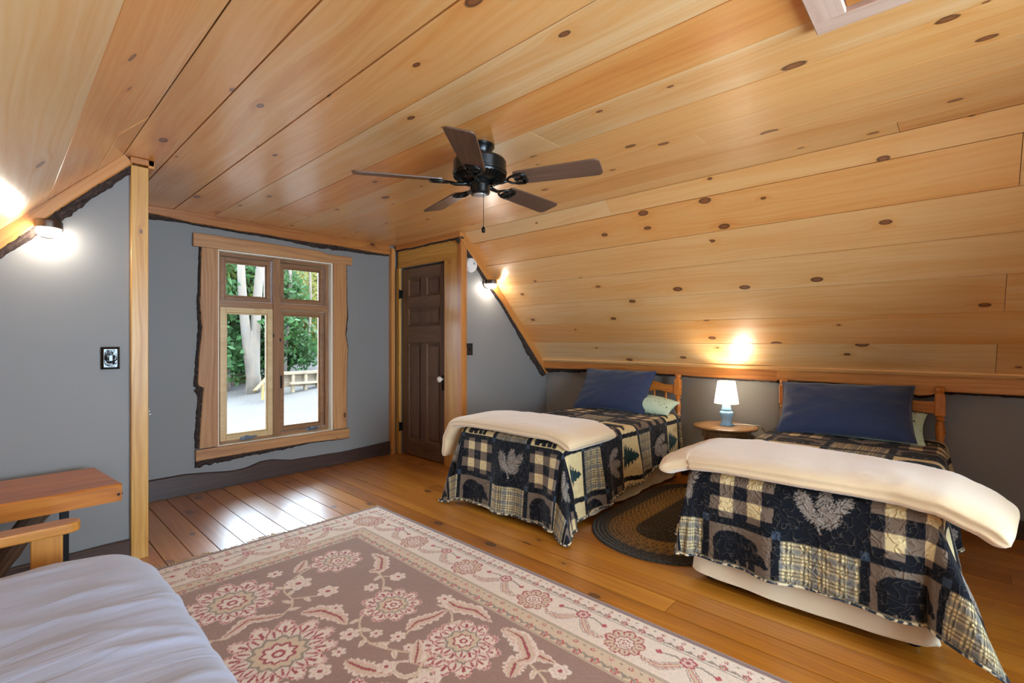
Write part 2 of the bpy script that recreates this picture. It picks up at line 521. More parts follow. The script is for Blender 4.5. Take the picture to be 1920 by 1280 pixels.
# floor boards run towards the window wall
e0 = 0.785 - 0.131 * 13
n_rows = int((XKR + 0.02 - e0) / 0.131) + 1
fe = [e0 + 0.131 * i for i in range(n_rows + 1)]
fj = {}
for r in range(n_rows):
    x = (fe[r] + fe[r + 1]) / 2
    if 0.6 < x < 1.97: fj[r] = [random.uniform(0.2, 2.9)]
    elif 2.09 < x < 2.23: fj[r] = [0.98]
    elif 1.97 < x < 2.09: fj[r] = [-0.4]
    elif 2.23 < x < 2.5: fj[r] = [random.choice([-0.6, 3.2])]
    elif 2.5 < x < 3.05: fj[r] = [random.uniform(3.2, 4.2), random.uniform(-1.0, 0.0)]
fj[fe.index(min(fe, key=lambda q: abs(q - 1.44)))] = [3.55]
for r in range(n_rows):
    plank_rows(floor, [fe[r], fe[r + 1]], YB, YW, M['floor_pine'], (0, 0, -0.0115), (0, 1, 0), (1, 0, 0), (0, 0, -1), {0: fj.get(r, [])}, 1.6, 3.0, 0.0055, 0.022, 0.0003, 0.0)

# ceiling: a flat middle and two slopes, each a backing with boards under it
ceil = struct(MB().box(CL - 0.02, CR + 0.02, YB - 0.1, YW + 0.16, H + 0.021, H + 0.10).build('ceiling', M['void']))
flat = [CL, 0.68, 0.965, 1.25, 1.53, 1.81, 2.08, 2.36, 2.64, 2.925, CR]
fjn = {0: [1.2], 1: [0.4], 2: [-0.3], 3: [-0.5], 4: [4.0, 0.1], 5: [1.556], 6: [-0.2], 7: [0.96], 8: [-0.4], 9: [0.2]}
for r in range(10):
    plank_rows(ceil, [flat[r], flat[r + 1]], YB, YW, M['ceiling_pine'], (0, 0, H + 0.0105), (0, 1, 0), (1, 0, 0), (0, 0, -1), {0: fjn[r]}, 2, 4, 0.0035 if r > 2 else 0.006, 0.02)

def slope(name, crease, knee, y1, dists, joints):
    cx, cz = crease; kx, kz = knee
    e = Vector((kx - cx, 0, kz - cz)).normalized()
    nrm = Vector((0, 1, 0)).cross(e)
    if nrm.z > 0: nrm = -nrm                # into the room
    L = math.hypot(kx - cx, kz - cz)
    o = struct(MB().box(-(y1 - YB) / 2, (y1 - YB) / 2, -L / 2 - 0.02, L / 2 + 0.1, -0.08, -0.021).build(
        name, M['void'], None, frame_matrix(Vector((cx, (YB + y1) / 2, cz)) + e * (L / 2), (0, 1, 0) if nrm.dot(Vector((0, 1, 0)).cross(e)) > 0 else (0, -1, 0), e, nrm)))
    ex = (0, 1, 0)
    for r in range(len(dists) - 1):
        plank_rows(o, [dists[r], dists[r + 1]], YB, y1, M['ceiling_pine'], Vector((cx, 0, cz)) - nrm * 0.0105, ex, e, nrm, {0: joints[r]}, 2, 4, 0.0035, 0.02)
    return o
slope('ceiling_right', (CR, H), (XKR, ZKR), YR, [0, 0.137, 0.409, 0.673, 0.941, 1.21, 1.4725, 1.756, 1.90],
      [[1.9], [-0.23], [-0.7], [-0.9], [-0.21], [-1.1], [-0.19], [0.4]])
slope('ceiling_left', (CL, H), (XKL, ZKL), YL, [0, 0.167, 0.44, 0.71, 0.98, 1.25, 1.52, 1.79, 1.996],
      [[2.75], [-0.4], [0.4], [-0.9], [1.1], [-1.1], [1.19], [0.4]])

def shell(pts, y0, y1):
    b = MB()
    b.prism(pts, lambda u, v, k: (u, y1 if k else y0, v))
    return b
rb = MB()
tk = 0.05
for (x0, z0, x1, z1), yy in (((XKL - 0.35, ZKL - 0.35 * SL, CL, H), YL + 0.12), ((CR, H, XKR + 0.35, ZKR - 0.35 * SR), YR + 0.12)):
    rb.prism([(x0, z0 + 0.13), (x1, z1 + 0.13), (x1, z1 + 0.13 + tk), (x0, z0 + 0.13 + tk)], lambda u, v, k, yy=yy: (u, yy if k else YB - 0.15, v))
rb.box(CL - 0.1, CR + 0.1, YB - 0.15, YW + 0.35, H + 0.11, H + 0.16)
struct(rb.build('light_block_roof', M['dark_base'], fixn=True))  # unseen outer slabs, added to block outside light above the ceiling

# walls
w = MB()
for x0, x1, z0, z1 in ((0.45, WX0, -0.1, H + 0.1), (WX1, 3.25, -0.1, H + 0.1), (WX0, WX1, -0.1, WZ0), (WX0, WX1, WZ1, H + 0.1)):
    w.box(x0, x1, YW, YW + 0.16, z0, z1)
struct(w.build('wall_far', M['paint']))
struct(shell([(XKL - 0.1, -0.1), (0.56, -0.1), (0.56, H + 0.02), (CL, H + 0.02), (XKL - 0.1, H + 0.02 - SL * (CL - XKL + 0.1))], YL, YL + 0.1).build('wall_far_left', M['paint'], fixn=True))
struct(shell([(XD - 0.01, -0.1), (XKR + 0.1, -0.1), (XKR + 0.1, H + 0.02 - SR * (XKR + 0.1 - CR)), (CR, H + 0.02), (XD - 0.01, H + 0.02)], YR, YR + 0.1).build('wall_far_right', M['paint'], fixn=True))
struct(MB().box(XKR, XKR + 0.1, YB, YR + 0.05, -0.1, ZKR + 0.03).build('wall_right', M['paint']))
struct(MB().box(XKL - 0.1, XKL, YB, YL + 0.05, -0.1, ZKL + 0.03).build('wall_left', M['paint']))
struct(MB().box(0.50, XRL, YL + 0.08, YW + 0.02, -0.1, H + 0.05).build('wall_recess_left', M['paint']))
DY0, DY1, DZ1 = 3.72, 4.50, 2.035
w = MB()
w.box(XD + 0.02, XD + 0.12, YR + 0.05, DY0 - 0.01, -0.1, H + 0.05); w.box(XD + 0.02, XD + 0.12, DY1 + 0.01, YW + 0.02, -0.1, H + 0.05)
w.box(XD + 0.02, XD + 0.12, DY0 - 0.01, DY1 + 0.01, DZ1 + 0.01, H + 0.05)
w.box(XD + 0.09, XD + 0.12, DY0 - 0.01, DY1 + 0.01, -0.1, DZ1 + 0.01)
struct(w.build('wall_recess_right', M['paint']))
# wall behind the viewer: unseen windows added to let in fill daylight
BX0, BX1, BZ0, BZ1 = 0.62, 2.35, 0.35, 2.05
w = MB()
def zc(x): return H if CL <= x <= CR else (H - SL * (CL - x) if x < CL else H - SR * (x - CR))
def strip(x0, x1, z0, z1=None):
    b0 = z1 if z1 is not None else zc(x0) + 0.02
    b1 = z1 if z1 is not None else zc(x1) + 0.02
    w.prism([(x0, z0), (x1, z0), (x1, b1), (x0, b0)], lambda u, v, k: (u, YB if k else YB - 0.1, v))
strip(XKL - 0.1, -0.40, -0.1); strip(0.36, CL, -0.1); strip(-0.40, 0.36, -0.1, 0.35); strip(-0.40, 0.36, 1.22)
strip(CL, BX0, -0.1); strip(BX1, CR, -0.1); strip(CR, XKR + 0.1, -0.1); strip(BX0, BX1, -0.1, BZ0); strip(BX0, BX1, BZ1, H + 0.05)
struct(w.build('wall_back', M['paint'], fixn=True))
w2 = thing('window_2', None, None, (1.485, YB - 0.05, BZ0), kind='structure')  # unseen window pair, added to supply daylight from behind
f2 = MB()
for x in (BX0 + 0.02, 1.485, BX1 - 0.02): f2.box(x - 0.025, x + 0.025, YB - 0.09, YB - 0.02, BZ0, BZ1)
for z in (BZ0 + 0.02, BZ1 - 0.02): f2.box(BX0, BX1, YB - 0.085, YB - 0.025, z - 0.02, z + 0.02)
f2.build('window_frame', M['window_wood'], w2)
for x0, x1 in ((BX0 + 0.045, 1.46), (1.51, BX1 - 0.045)):
    MB().box(x0, x1, YB - 0.06, YB - 0.055, BZ0 + 0.04, BZ1 - 0.04).build('pane', M['glass'], w2)

for n_, (x0, x1, z1) in ((3, (-0.40, 0.36, 1.22)),):
    wn_ = thing('window_%d' % n_, None, None, ((x0 + x1) / 2, YB - 0.05, 0.35), kind='structure')  # unseen side window, added for extra daylight
    f2 = MB()
    for x in (x0 + 0.02, x1 - 0.02): f2.box(x - 0.02, x + 0.02, YB - 0.09, YB - 0.02, 0.35, z1)
    for z in (0.37, z1 - 0.02): f2.box(x0 + 0.04, x1 - 0.04, YB - 0.085, YB - 0.025, z - 0.02, z + 0.02)
    f2.build('window_frame', M['window_wood'], wn_)
    MB().box(x0 + 0.04, x1 - 0.04, YB - 0.06, YB - 0.055, 0.39, z1 - 0.04).build('pane', M['glass'], wn_)

def portal(name, loc, sx, sy, rx):
    l = bpy.data.lights.new(name, 'AREA'); l.shape = 'RECTANGLE'; l.size = sx; l.size_y = sy
    l.cycles.is_portal = True
    o = bpy.data.objects.new(name, l); C.objects.link(o)
    o.location = loc; o.rotation_euler = (rx, 0, 0)
portal('window_portal', ((WX0 + WX1) / 2, YW + 0.155, (WZ0 + WZ1) / 2), WX1 - WX0, WZ1 - WZ0, -PI / 2)
portal('side_fill_window_portal', (-0.02, YB - 0.095, 0.785), 0.76, 0.87, PI / 2)
portal('back_fill_window_portal', ((BX0 + BX1) / 2, YB - 0.095, (BZ0 + BZ1) / 2), BX1 - BX0, BZ1 - BZ0, PI / 2)

# ------------------------------------------------------------------ live-edge boards
def live_board(name, o, d, down, out, L, wfn, t, mat, parent=None, bark=None, n=60, seed=0, barkname='bark', bt=0.8, kind='structure'):
    """a board whose top edge is straight (from o along d) and whose lower edge follows wfn(s);
    the bark strip below it is bark(s) high.  out points into the room."""
    d, down, out = Vector(d).normalized(), Vector(down).normalized(), Vector(out).normalized()
    sg = 1.0 if d.cross(down).dot(out) > 0 else -1.0
    Mx = frame_matrix(Vector(o) + d * (L / 2), d, down, out * sg)
    s = np.linspace(0, L, n + 1)
    wv = np.array([wfn(x) for x in s])
    v = []; f = []
    for i, x in enumerate(s):
        xl = x - L / 2
        chamf = min(0.006, t * 0.3)
        for y, z in ((0, 0), (0, t), (wv[i] - chamf, t), (wv[i], t - chamf * 1.2), (wv[i], 0)):
            v.append((xl, y, z * sg))
    for i in range(n):
        a, b = i * 5, (i + 1) * 5
        for k in range(5):
            q = (a + k, b + k, b + (k + 1) % 5, a + (k + 1) % 5)
            f.append(q if sg < 0 else q[::-1])
    f.append(tuple(range(5)) if sg < 0 else tuple(range(4, -1, -1)))
    e = n * 5
    f.append(tuple(e + k for k in (4, 3, 2, 1, 0)) if sg < 0 else tuple(e + k for k in range(5)))
    ob = raw(name, v, f, mat, parent, Mx)
    if parent is None: ob['kind'] = kind
    if bark is not None:
        n2 = n * 3
        s2 = np.linspace(0, L, n2 + 1)
        w2 = np.interp(s2, s, wv)
        b2 = np.array([bark(x) for x in s2]) * (0.75 + 0.5 * fnoise(s2 * 28, s2 * 0 + seed, seed))
        v = []; f = []
        m = 6
        for i, x in enumerate(s2):
            for k in range(m):
                u = k / (m - 1)
                yy = w2[i] - 0.004 + (b2[i] + 0.004) * u
                zz = t * bt * (1 - 0.75 * u ** 2.2) + 0.007 * (float(vnoise(x * 60, u * 4.0, seed + 3)) - 0.5)
                v.append((x - L / 2, yy, max(zz, 0.001) * sg))
            v.append((x - L / 2, w2[i] + b2[i], 0.0)); v.append((x - L / 2, w2[i] - 0.004, 0.0))
        mm = m + 2
        for i in range(n2):
            a, b = i * mm, (i + 1) * mm
            for k in range(mm):
                q = (a + k, b + k, b + (k + 1) % mm, a + (k + 1) % mm)
                f.append(q if sg < 0 else q[::-1])
        f.append(tuple(range(mm)) if sg < 0 else tuple(range(mm - 1, -1, -1)))
        e = n2 * mm
        f.append(tuple(e + k for k in range(mm - 1, -1, -1)) if sg < 0 else tuple(e + k for k in range(mm)))
        raw(barkname, v, f, M['bark'], ob, Mx, smooth=True)
    return ob

def wave(base, amp, sc, seed, pts=None):
    def fn(s):
        r = base + amp * (2 * float(fnoise(s * sc + 3.1, seed * 1.7, seed, 3)) - 1)
        if pts is not None: r += float(np.interp(s, [p[0] for p in pts], [p[1] for p in pts]))
        return max(r, 0.006)
    return fn

live_board('trim_1', (XRL, YW - 0.0005, H - 0.001), (1, 0, 0), (0, 0, -1), (0, -1, 0), 2.95 - XRL, wave(0.075, 0.014, 2.2, 1, [(0, -0.03), (0.5, 0.01), (2.3, 0.02)]), 0.032, M['trim_wood'],
           bark=lambda s: float(np.interp(s, [0, 0.2, 0.45, 1.3, 1.6, 2.0, 2.35], [0.045, 0.04, 0.012, 0.02, 0.045, 0.03, 0.012])), seed=1)
dl = Vector((XKL - CL, 0, ZKL - H)).normalized()
nl = Vector((dl.z, 0, -dl.x)); nl = nl if nl.z < 0 else -nl
live_board('trim_2', Vector((CL + 0.004, YL - 0.0005, H + 0.003)), dl, nl, (0, -1, 0), 1.9, wave(0.055, 0.014, 2.6, 4), 0.03, M['trim_wood'],
           bark=lambda s: float(np.interp(s, [0, 0.15, 0.5, 0.7, 1.9], [0.03, 0.035, 0.045, 0.03, 0.03])), seed=5)
dr = Vector((XKR - CR, 0, ZKR - H)).normalized()
nr_ = Vector((dr.z, 0, -dr.x)); nr_ = nr_ if nr_.z < 0 else -nr_
live_board('trim_3', Vector((CR + 0.0, YR - 0.0005, H)), dr, nr_, (0, -1, 0), 1.90, wave(0.066, 0.012, 2.2, 8, [(0, 0.01), (0.9, 0.0), (1.9, 0.01)]), 0.045, M['trim_wood'],
           bark=lambda s: float(np.interp(s, [0, 0.2, 0.7, 1.2, 1.5, 1.9], [0.03, 0.022, 0.008, 0.014, 0.05, 0.045])), seed=9)
# board along the top of the knee wall, in two lengths
live_board('trim_4', (XKR - 0.001, YR, ZKR + 0.105), (0, -1, 0), (0, 0, -1), (-1, 0, 0), YR - 1.05, wave(0.088, 0.008, 1.6, 12, [(0, 0.0), (0.7, -0.012), (1.4, 0.0), (2.4, 0.012)]), 0.10, M['trim_wood'],
           bark=lambda s: float(np.interp(s, [0, 0.1, 0.9, 1.6, 2.45], [0.05, 0.042, 0.03, 0.022, 0.02])), seed=13)
live_board('trim_5', (XKR - 0.001, 1.05, ZKR + 0.105), (0, -1, 0), (0, 0, -1), (-1, 0, 0), 1.05 - YB, wave(0.092, 0.006, 1.4, 15, [(0, 0.0), (0.55, 0.0), (0.78, 0.0), (0.86, 0.06), (0.93, 0.05), (1.0, 0.02), (2.7, 0.02)]), 0.10, M['trim_wood'],
           bark=lambda s: 0.02, seed=16, n=110)
# flat lip above that board
struct(beam('trim_6', (XKR - 0.122, YB, ZKR + 0.113), (XKR - 0.122, YR - 0.045, ZKR + 0.113), 0.034, 0.016, (0.72, 0, 0.69), M['ceiling_pine']))
# board over the closet door
live_board('trim_7', (XD + 0.0, YW - 0.06, H - 0.001), (0, -1, 0), (0, 0, -1), (-1, 0, 0), YW - 0.06 - 3.45, wave(0.05, 0.012, 3.0, 20), 0.045, M['trim_wood'], bark=lambda s: 0.018, seed=21)
# dark baseboards, uneven along the top
def base(name, o, d, out, L, pts, amp, seed):
    up = (0, 0, 1)
    return live_board(name, o, d, up, out, L, wave(0.0, amp, 3.0, seed, pts), 0.028, M['dark_base'], n=70)
base('baseboard_far', (XRL, YW - 0.0005, 0.002), (1, 0, 0), (0, -1, 0), 2.99 - XRL, [(0, 0.155), (0.25, 0.165), (0.45, 0.165), (0.8, 0.125), (0.9, 0.13), (1.02, 0.165), (1.12, 0.165), (1.3, 0.125), (1.8, 0.115), (2.4, 0.135)], 0.006, 31)
base('baseboard_right', (XKR - 0.0005, YR, 0.002), (0, -1, 0), (-1, 0, 0), YR - YB, [(0, 0.12), (2.5, 0.11), (5.2, 0.13)], 0.006, 33)
base('baseboard_far_left', (XKL, YL - 0.0005, 0.002), (1, 0, 0), (0, -1, 0), 0.52 - XKL, [(0, 0.11), (1.4, 0.12)], 0.006, 35)
base('baseboard_far_right', (3.14, YR - 0.0005, 0.002), (1, 0, 0), (0, -1, 0), XKR - 3.14, [(0, 0.11), (1.4, 0.12)], 0.006, 37)

# posts and corner boards
struct(beam('trim_8', (0.565, YL + 0.02, 0.0), (0.565, YL + 0.02, H - 0.045), 0.08, 0.10, (0, 1, 0), M['yellow_pine']))
struct(beam('trim_9', (XRL + 0.018, YL - 0.04, H - 0.024), (XRL + 0.018, YW, H - 0.024), 0.032, 0.046, (0, 0, 1), M['trim_wood']))
struct(beam('trim_10', (CL + 0.03, YL + 0.005, H - 0.018), (0.632, YL + 0.005, H - 0.018), 0.09, 0.034, (0, 0, 1), M['trim_wood']))
struct(beam('trim_11', (2.978, YW - 0.03, 0.0), (2.978, YW - 0.03, H - 0.03), 0.045, 0.055, (0, 1, 0), M['trim_wood']))
struct(beam('trim_12', (XD + 0.012, YR - 0.02, 0.0), (XD + 0.012, YR - 0.02, H - 0.001), 0.075, 0.05, (0, 1, 0), M['trim_wood']))

# attic hatch frame in the flat ceiling
hatch = struct(thing('trim_13', None, None, (1.5, -0.1, H)))
hx0, hx1, hy0, hy1 = 1.10, 1.862, -0.55, 0.335
zz = H - 0.014
beam('frame_board', (hx1 - 0.035, hy0, zz), (hx1 - 0.035, hy1, zz), 0.07, 0.026, (0, 0, -1), M['hatch_wood'], hatch)
beam('frame_board', (hx0 + 0.035, hy0, zz), (hx0 + 0.035, hy1, zz), 0.07, 0.026, (0, 0, -1), M['hatch_wood'], hatch)
for y in (hy1 - 0.045, hy0 + 0.045):
    beam('frame_board', (hx0 + 0.072, y, zz), (hx1 - 0.072, y, zz), 0.09, 0.026, (0, 0, -1), M['hatch_wood'], hatch)
beam('hatch_panel', ((hx0 + hx1) / 2, hy0 + 0.092, H - 0.006), ((hx0 + hx1) / 2, hy1 - 0.092, H - 0.006), hx1 - hx0 - 0.15, 0.012, (0, 0, -1), M['trim_wood'], hatch)

# ------------------------------------------------------------------ window
win = struct(thing('window_1', None, None, ((WX0 + WX1) / 2, YW, WZ0)))
XM = 1.783
ZT = 1.565
jd0, jd1 = YW - 0.004, YW + 0.15
beam('jamb', (WX1 - 0.009, (jd0 + jd1) / 2, WZ0), (WX1 - 0.009, (jd0 + jd1) / 2, WZ1), jd1 - jd0, 0.018, (1, 0, 0), M['jamb_wood'], win)
beam('jamb', (WX0 + 0.009, (jd0 + jd1) / 2, WZ0), (WX0 + 0.009, (jd0 + jd1) / 2, WZ1), jd1 - jd0, 0.018, (1, 0, 0), M['jamb_wood'], win)
beam('head_jamb', (WX0 + 0.018, (jd0 + jd1) / 2, WZ1 - 0.009), (WX1 - 0.018, (jd0 + jd1) / 2, WZ1 - 0.009), jd1 - jd0, 0.018, (0, 0, 1), M['jamb_wood'], win)
beam('stool', (WX0 + 0.018, (jd0 + jd1) / 2, WZ0 + 0.009), (WX1 - 0.018, (jd0 + jd1) / 2, WZ0 + 0.009), jd1 - jd0, 0.018, (0, 0, 1), M['jamb_wood'], win)
fy0, fy1 = YW + 0.062, YW + 0.14
fyc, fyd = (fy0 + fy1) / 2, fy1 - fy0
a0, a1, b0, b1 = WX0 + 0.018, WX1 - 0.018, WZ0 + 0.018, WZ1 - 0.018
fw = 0.03
beam('frame_stile', (a0 + fw / 2, fyc, b0), (a0 + fw / 2, fyc, b1), fw, fyd, (0, 1, 0), M['window_wood'], win)
beam('frame_stile', (a1 - fw / 2, fyc, b0), (a1 - fw / 2, fyc, b1), fw, fyd, (0, 1, 0), M['window_wood'], win)
beam('frame_rail', (a0 + fw, fyc, b1 - fw / 2), (a1 - fw, fyc, b1 - fw / 2), fw, fyd, (0, 1, 0), M['window_wood'], win)
beam('frame_rail', (a0 + fw, fyc, b0 + fw / 2), (a1 - fw, fyc, b0 + fw / 2), fw, fyd, (0, 1, 0), M['window_wood'], win)
beam('mullion', (XM, fyc - 0.01, b0 + fw * 0.4), (XM, fyc - 0.01, b1 - 0.004), 0.066, fyd + 0.02, (0, 1, 0), M['window_wood'], win)
beam('transom_bar', (a0 + 0.004, fyc - 0.006, ZT), (XM - 0.033, fyc - 0.006, ZT), 0.062, fyd + 0.012, (0, 1, 0), M['window_wood'], win)
beam('transom_bar', (XM + 0.033, fyc - 0.006, ZT), (a1 - 0.004, fyc - 0.006, ZT), 0.062, fyd + 0.012, (0, 1, 0), M['window_wood'], win)

def sash(x0, x1, z0, z1, wd, mat, y, bead=True):
    s = MB()
    for (p, q, r, t) in ((x0, x0 + wd, z0, z1), (x1 - wd, x1, z0, z1), (x0 + wd, x1 - wd, z0, z0 + wd), (x0 + wd, x1 - wd, z1 - wd, z1)):
        s.box(p, q, y, y + 0.04, r, t)
    so = s.build('sash', mat, win, bevel=0.004, seg=2)
    if bead:
        b = MB(); e = 0.014
        for (p, q, r, t) in ((x0 + wd, x0 + wd + e, z0 + wd, z1 - wd), (x1 - wd - e, x1 - wd, z0 + wd, z1 - wd), (x0 + wd + e, x1 - wd - e, z0 + wd, z0 + wd + e), (x0 + wd + e, x1 - wd - e, z1 - wd - e, z1 - wd)):
            b.box(p, q, y + 0.012, y + 0.034, r, t)
        b.build('glazing_bead', mat, so, bevel=0.003, seg=1)
    MB().box(x0 + wd - 0.004, x1 - wd + 0.004, y + 0.02, y + 0.025, z0 + wd - 0.004, z1 - wd + 0.004).build('pane', M['glass'], so)
    return so
gx = 0.004
lx0, lx1, rx0, rx1 = a0 + fw + gx, XM - 0.033 - gx, XM + 0.033 + gx, a1 - fw - gx
zt0, zt1, zb0, zb1 = ZT + 0.031 + gx, b1 - fw - gx, b0 + fw + gx, ZT - 0.031 - gx
sash(lx0, lx1, zt0, zt1, 0.036, M['window_wood'], fy0 + 0.022)
sash(rx0, rx1, zt0, zt1, 0.036, M['window_wood'], fy0 + 0.022)
sash(lx0 - 0.012, lx1 + 0.004, zb0 - 0.012, zb1 + 0.008, 0.044, M['sash_wood'], fy0 - 0.016)
sash(rx0, rx1, zb0, zb1, 0.036, M['window_wood'], fy0 + 0.022)
for x in (lx0 + 0.20, rx0 + 0.30):       # crank handles on the sill
    y = fy0 - 0.026 if x < XM else fy0 - 0.012
    MB().box(x - 0.055, x + 0.055, y, y + 0.022, zb0 - 0.022, zb0 + 0.004).box(x - 0.018, x + 0.018, y - 0.02, y + 0.01, zb0 - 0.014, zb0 + 0.012).box(x - 0.005, x + 0.075, y - 0.022, y - 0.012, zb0 - 0.004, zb0 + 0.008).build('crank_handle', M['steel'], win, bevel=0.004)
MB().box(rx0 - 0.012, rx0 + 0.016, fy0 - 0.012, fy0 + 0.004, 0.80, 0.92).box(rx0 - 0.004, rx0 + 0.008, fy0 - 0.03, fy0 - 0.008, 0.835, 0.90).build('sash_lock', M['black_metal'], win, bevel=0.003)
MB().box(XM - 0.034, XM - 0.026, fy0 - 0.028, fy0 - 0.018, 1.28, 1.31).box(XM + 0.026, XM + 0.034, fy0 - 0.03, fy0 - 0.018, 1.24, 1.27).build('strike', M['black_metal'], win)

# casing of four live-edge boards
ct = 0.028
def cw(base, amp, sc, seed, pts): return wave(base, amp, sc, seed, pts)
live_board('casing', (WX0 + 0.004, YW - 0.0005, 0.36), (0, 0, 1), (-1, 0, 0), (0, -1, 0), 2.02 - 0.36,
           cw(0.135, 0.008, 3.2, 41, [(0, 0.0), (0.30, -0.012), (0.44, -0.022), (0.50, -0.03), (0.52, 0.012), (0.75, 0.006), (1.0, -0.014), (1.2, 0.0), (1.66, -0.012)]), ct, M['casing_wood'], win,
           bark=lambda s: float(np.interp(s, [0, 0.1, 0.42, 0.48, 0.53, 0.8, 1.05, 1.3, 1.66], [0.026, 0.03, 0.03, 0.055, 0.022, 0.02, 0.024, 0.012, 0.012])), n=90, seed=42)
live_board('casing', (WX1 - 0.004, YW - 0.0005, 0.36), (0, 0, 1), (1, 0, 0), (0, -1, 0), 2.04 - 0.36,
           cw(0.145, 0.007, 3.0, 45, [(0, 0.004), (0.5, 0.0), (0.8, 0.012), (0.95, -0.014), (1.15, 0.0), (1.68, -0.006)]), ct, M['casing_wood'], win,
           bark=lambda s: float(np.interp(s, [0, 0.4, 0.8, 1.0, 1.3, 1.68], [0.008, 0.008, 0.012, 0.02, 0.014, 0.012])), n=90, seed=46)
hd = live_board('casing', (1.10, YW - 0.0005, 2.022), (1, 0, 0), (0, 0, 1), (0, -1, 0), 2.498 - 1.10,
           cw(0.104, 0.004, 3.0, 48, [(0, 0.004), (0.5, 0.006), (0.9, -0.002), (1.05, 0.0), (1.15, -0.022), (1.4, -0.02)]), ct + 0.01, M['casing_wood'], win, n=70)
live_board('casing', (1.118, YW - 0.0005, 0.352), (1, 0, 0), (0, 0, -1), (0, -1, 0), 2.468 - 1.118,
           cw(0.085, 0.008, 3.0, 51, [(0, 0.012), (0.25, 0.0), (0.9, 0.0), (1.35, 0.014)]), ct + 0.012, M['casing_wood'], win,
           bark=lambda s: float(np.interp(s, [0, 0.2, 0.7, 1.0, 1.35], [0.055, 0.045, 0.03, 0.012, 0.01])), n=70, seed=52)

# ------------------------------------------------------------------ closet door
door = struct(thing('door_1', None, None, (XD, (DY0 + DY1) / 2, 0)))
dx = XD + 0.022                             # front face of the stiles
MB().box(dx + 0.012, dx + 0.03, DY0 + 0.002, DY1 - 0.002, 0.012, DZ1 - 0.002).build('door_core', M['door_wood'], door, Matrix.Identity(4))
def dpart(name, y0, y1, z0, z1, vertical):
    if vertical: return beam(name, (dx + 0.006, (y0 + y1) / 2, z0), (dx + 0.006, (y0 + y1) / 2, z1), y1 - y0, 0.014, (1, 0, 0), M['door_wood'], door, bevel=0.003)
    return beam(name, (dx + 0.006, y0, (z0 + z1) / 2), (dx + 0.006, y1, (z0 + z1) / 2), z1 - z0, 0.014, (1, 0, 0), M['door_wood'], door, bevel=0.003)
zf = lambda q: 0.012 + q * (DZ1 - 0.014)
st = 0.115
ya, yb = DY0 + 0.003, DY1 - 0.003
dpart('stile', ya, ya + st, 0.012, DZ1 - 0.002, True); dpart('stile', yb - st, yb, 0.012, DZ1 - 0.002, True)
rails = [(0.0, 0.085), (0.60, 0.69), (0.785, 0.845), (0.945, 1.0)]
for q0, q1 in rails: dpart('rail', ya + st, yb - st, zf(q0), zf(q1), False)
ymid = (ya + yb) / 2
dpart('muntin', ymid - 0.05, ymid + 0.05, zf(0.085), zf(0.60), True); dpart('muntin', ymid - 0.05, ymid + 0.05, zf(0.845), zf(0.945), True)
def panel(y0, y1, z0, z1):
    b = MB()
    m = 0.018
    v = []
    for i, (ins, x) in enumerate(((0.0, dx - 0.004), (m * 0.5, dx + 0.001), (m, dx + 0.011))):
        v += [(x, y0 + ins, z0 + ins), (x, y1 - ins, z0 + ins), (x, y1 - ins, z1 - ins), (x, y0 + ins, z1 - ins)]
    f = []
    for r in range(2):
        for k in range(4):
            a, c = r * 4 + k, r * 4 + (k + 1) % 4
            f.append((a, a + 4, c + 4, c))
    p = raw('panel_moulding', v, f, M['door_wood'], door)
    beam('panel', (dx + 0.008, (y0 + y1) / 2, z0 + m * 1.9), (dx + 0.008, (y0 + y1) / 2, z1 - m * 1.9), y1 - y0 - m * 3.8, 0.01, (1, 0, 0), M['door_wood'], door, bevel=0.006)
for y0, y1 in ((ya + st, ymid - 0.05), (ymid + 0.05, yb - st)):
    panel(y0, y1, zf(0.085), zf(0.60)); panel(y0, y1, zf(0.845), zf(0.945))
panel(ya + st, yb - st, zf(0.69), zf(0.785))
kn = MB()
Mk = frame_matrix((dx - 0.001, DY0 + 0.062, 0.86), (0, 1, 0), (0, 0, 1), (1, 0, 0)) @ Matrix.Scale(-1, 4, (0, 0, 1))
pl = MB().box(dx - 0.005, dx + 0.001, DY0 + 0.04, DY0 + 0.084, 0.745, 0.90).build('lock_plate', M['bronze'], door, bevel=0.002)
MB().lathe([(0.013, 0.0), (0.013, 0.02), (0.010, 0.024), (0.014, 0.03), (0.026, 0.038), (0.030, 0.05), (0.027, 0.062), (0.015, 0.068), (0.002, 0.069)], 20, M=Mk).build('knob', M['porcelain'], door, smooth=True, fixn=True)
MB().lathe([(0.006, 0.0), (0.006, 0.004), (0.003, 0.005)], 12, M=frame_matrix((dx - 0.006, DY0 + 0.062, 0.785), (0, 1, 0), (0, 0, 1), (1, 0, 0)) @ Matrix.Scale(-1, 4, (0, 0, 1))).build('keyhole', M['black_metal'], door, fixn=True)
for z in (0.30, 1.76):
    MB().box(XD - 0.012, dx - 0.001, DY1 - 0.008, DY1 + 0.012, z - 0.045, z + 0.045).lathe([(0.007, -0.052), (0.007, 0.052)], 10, (XD - 0.012, DY1 + 0.002, z)).build('hinge', M['black_metal'], door)
cxp = XD - 0.002
def casing(p0, p1, w_, nrm=(1, 0, 0)): return beam('casing', p0, p1, w_, 0.03, nrm, M['yellow_pine'], door)
casing((cxp, DY1 + 0.032, 0), (cxp, DY1 + 0.032, DZ1 + 0.012), 0.062)
casing((cxp, (3.475 + DY0) / 2 + 0.008, 0), (cxp, (3.475 + DY0) / 2 + 0.008, DZ1 + 0.012), DY0 - 3.475 - 0.016)
casing((cxp, 3.475, DZ1 + 0.012 + 0.10), (cxp, YW - 0.058, DZ1 + 0.012 + 0.10), 0.20)

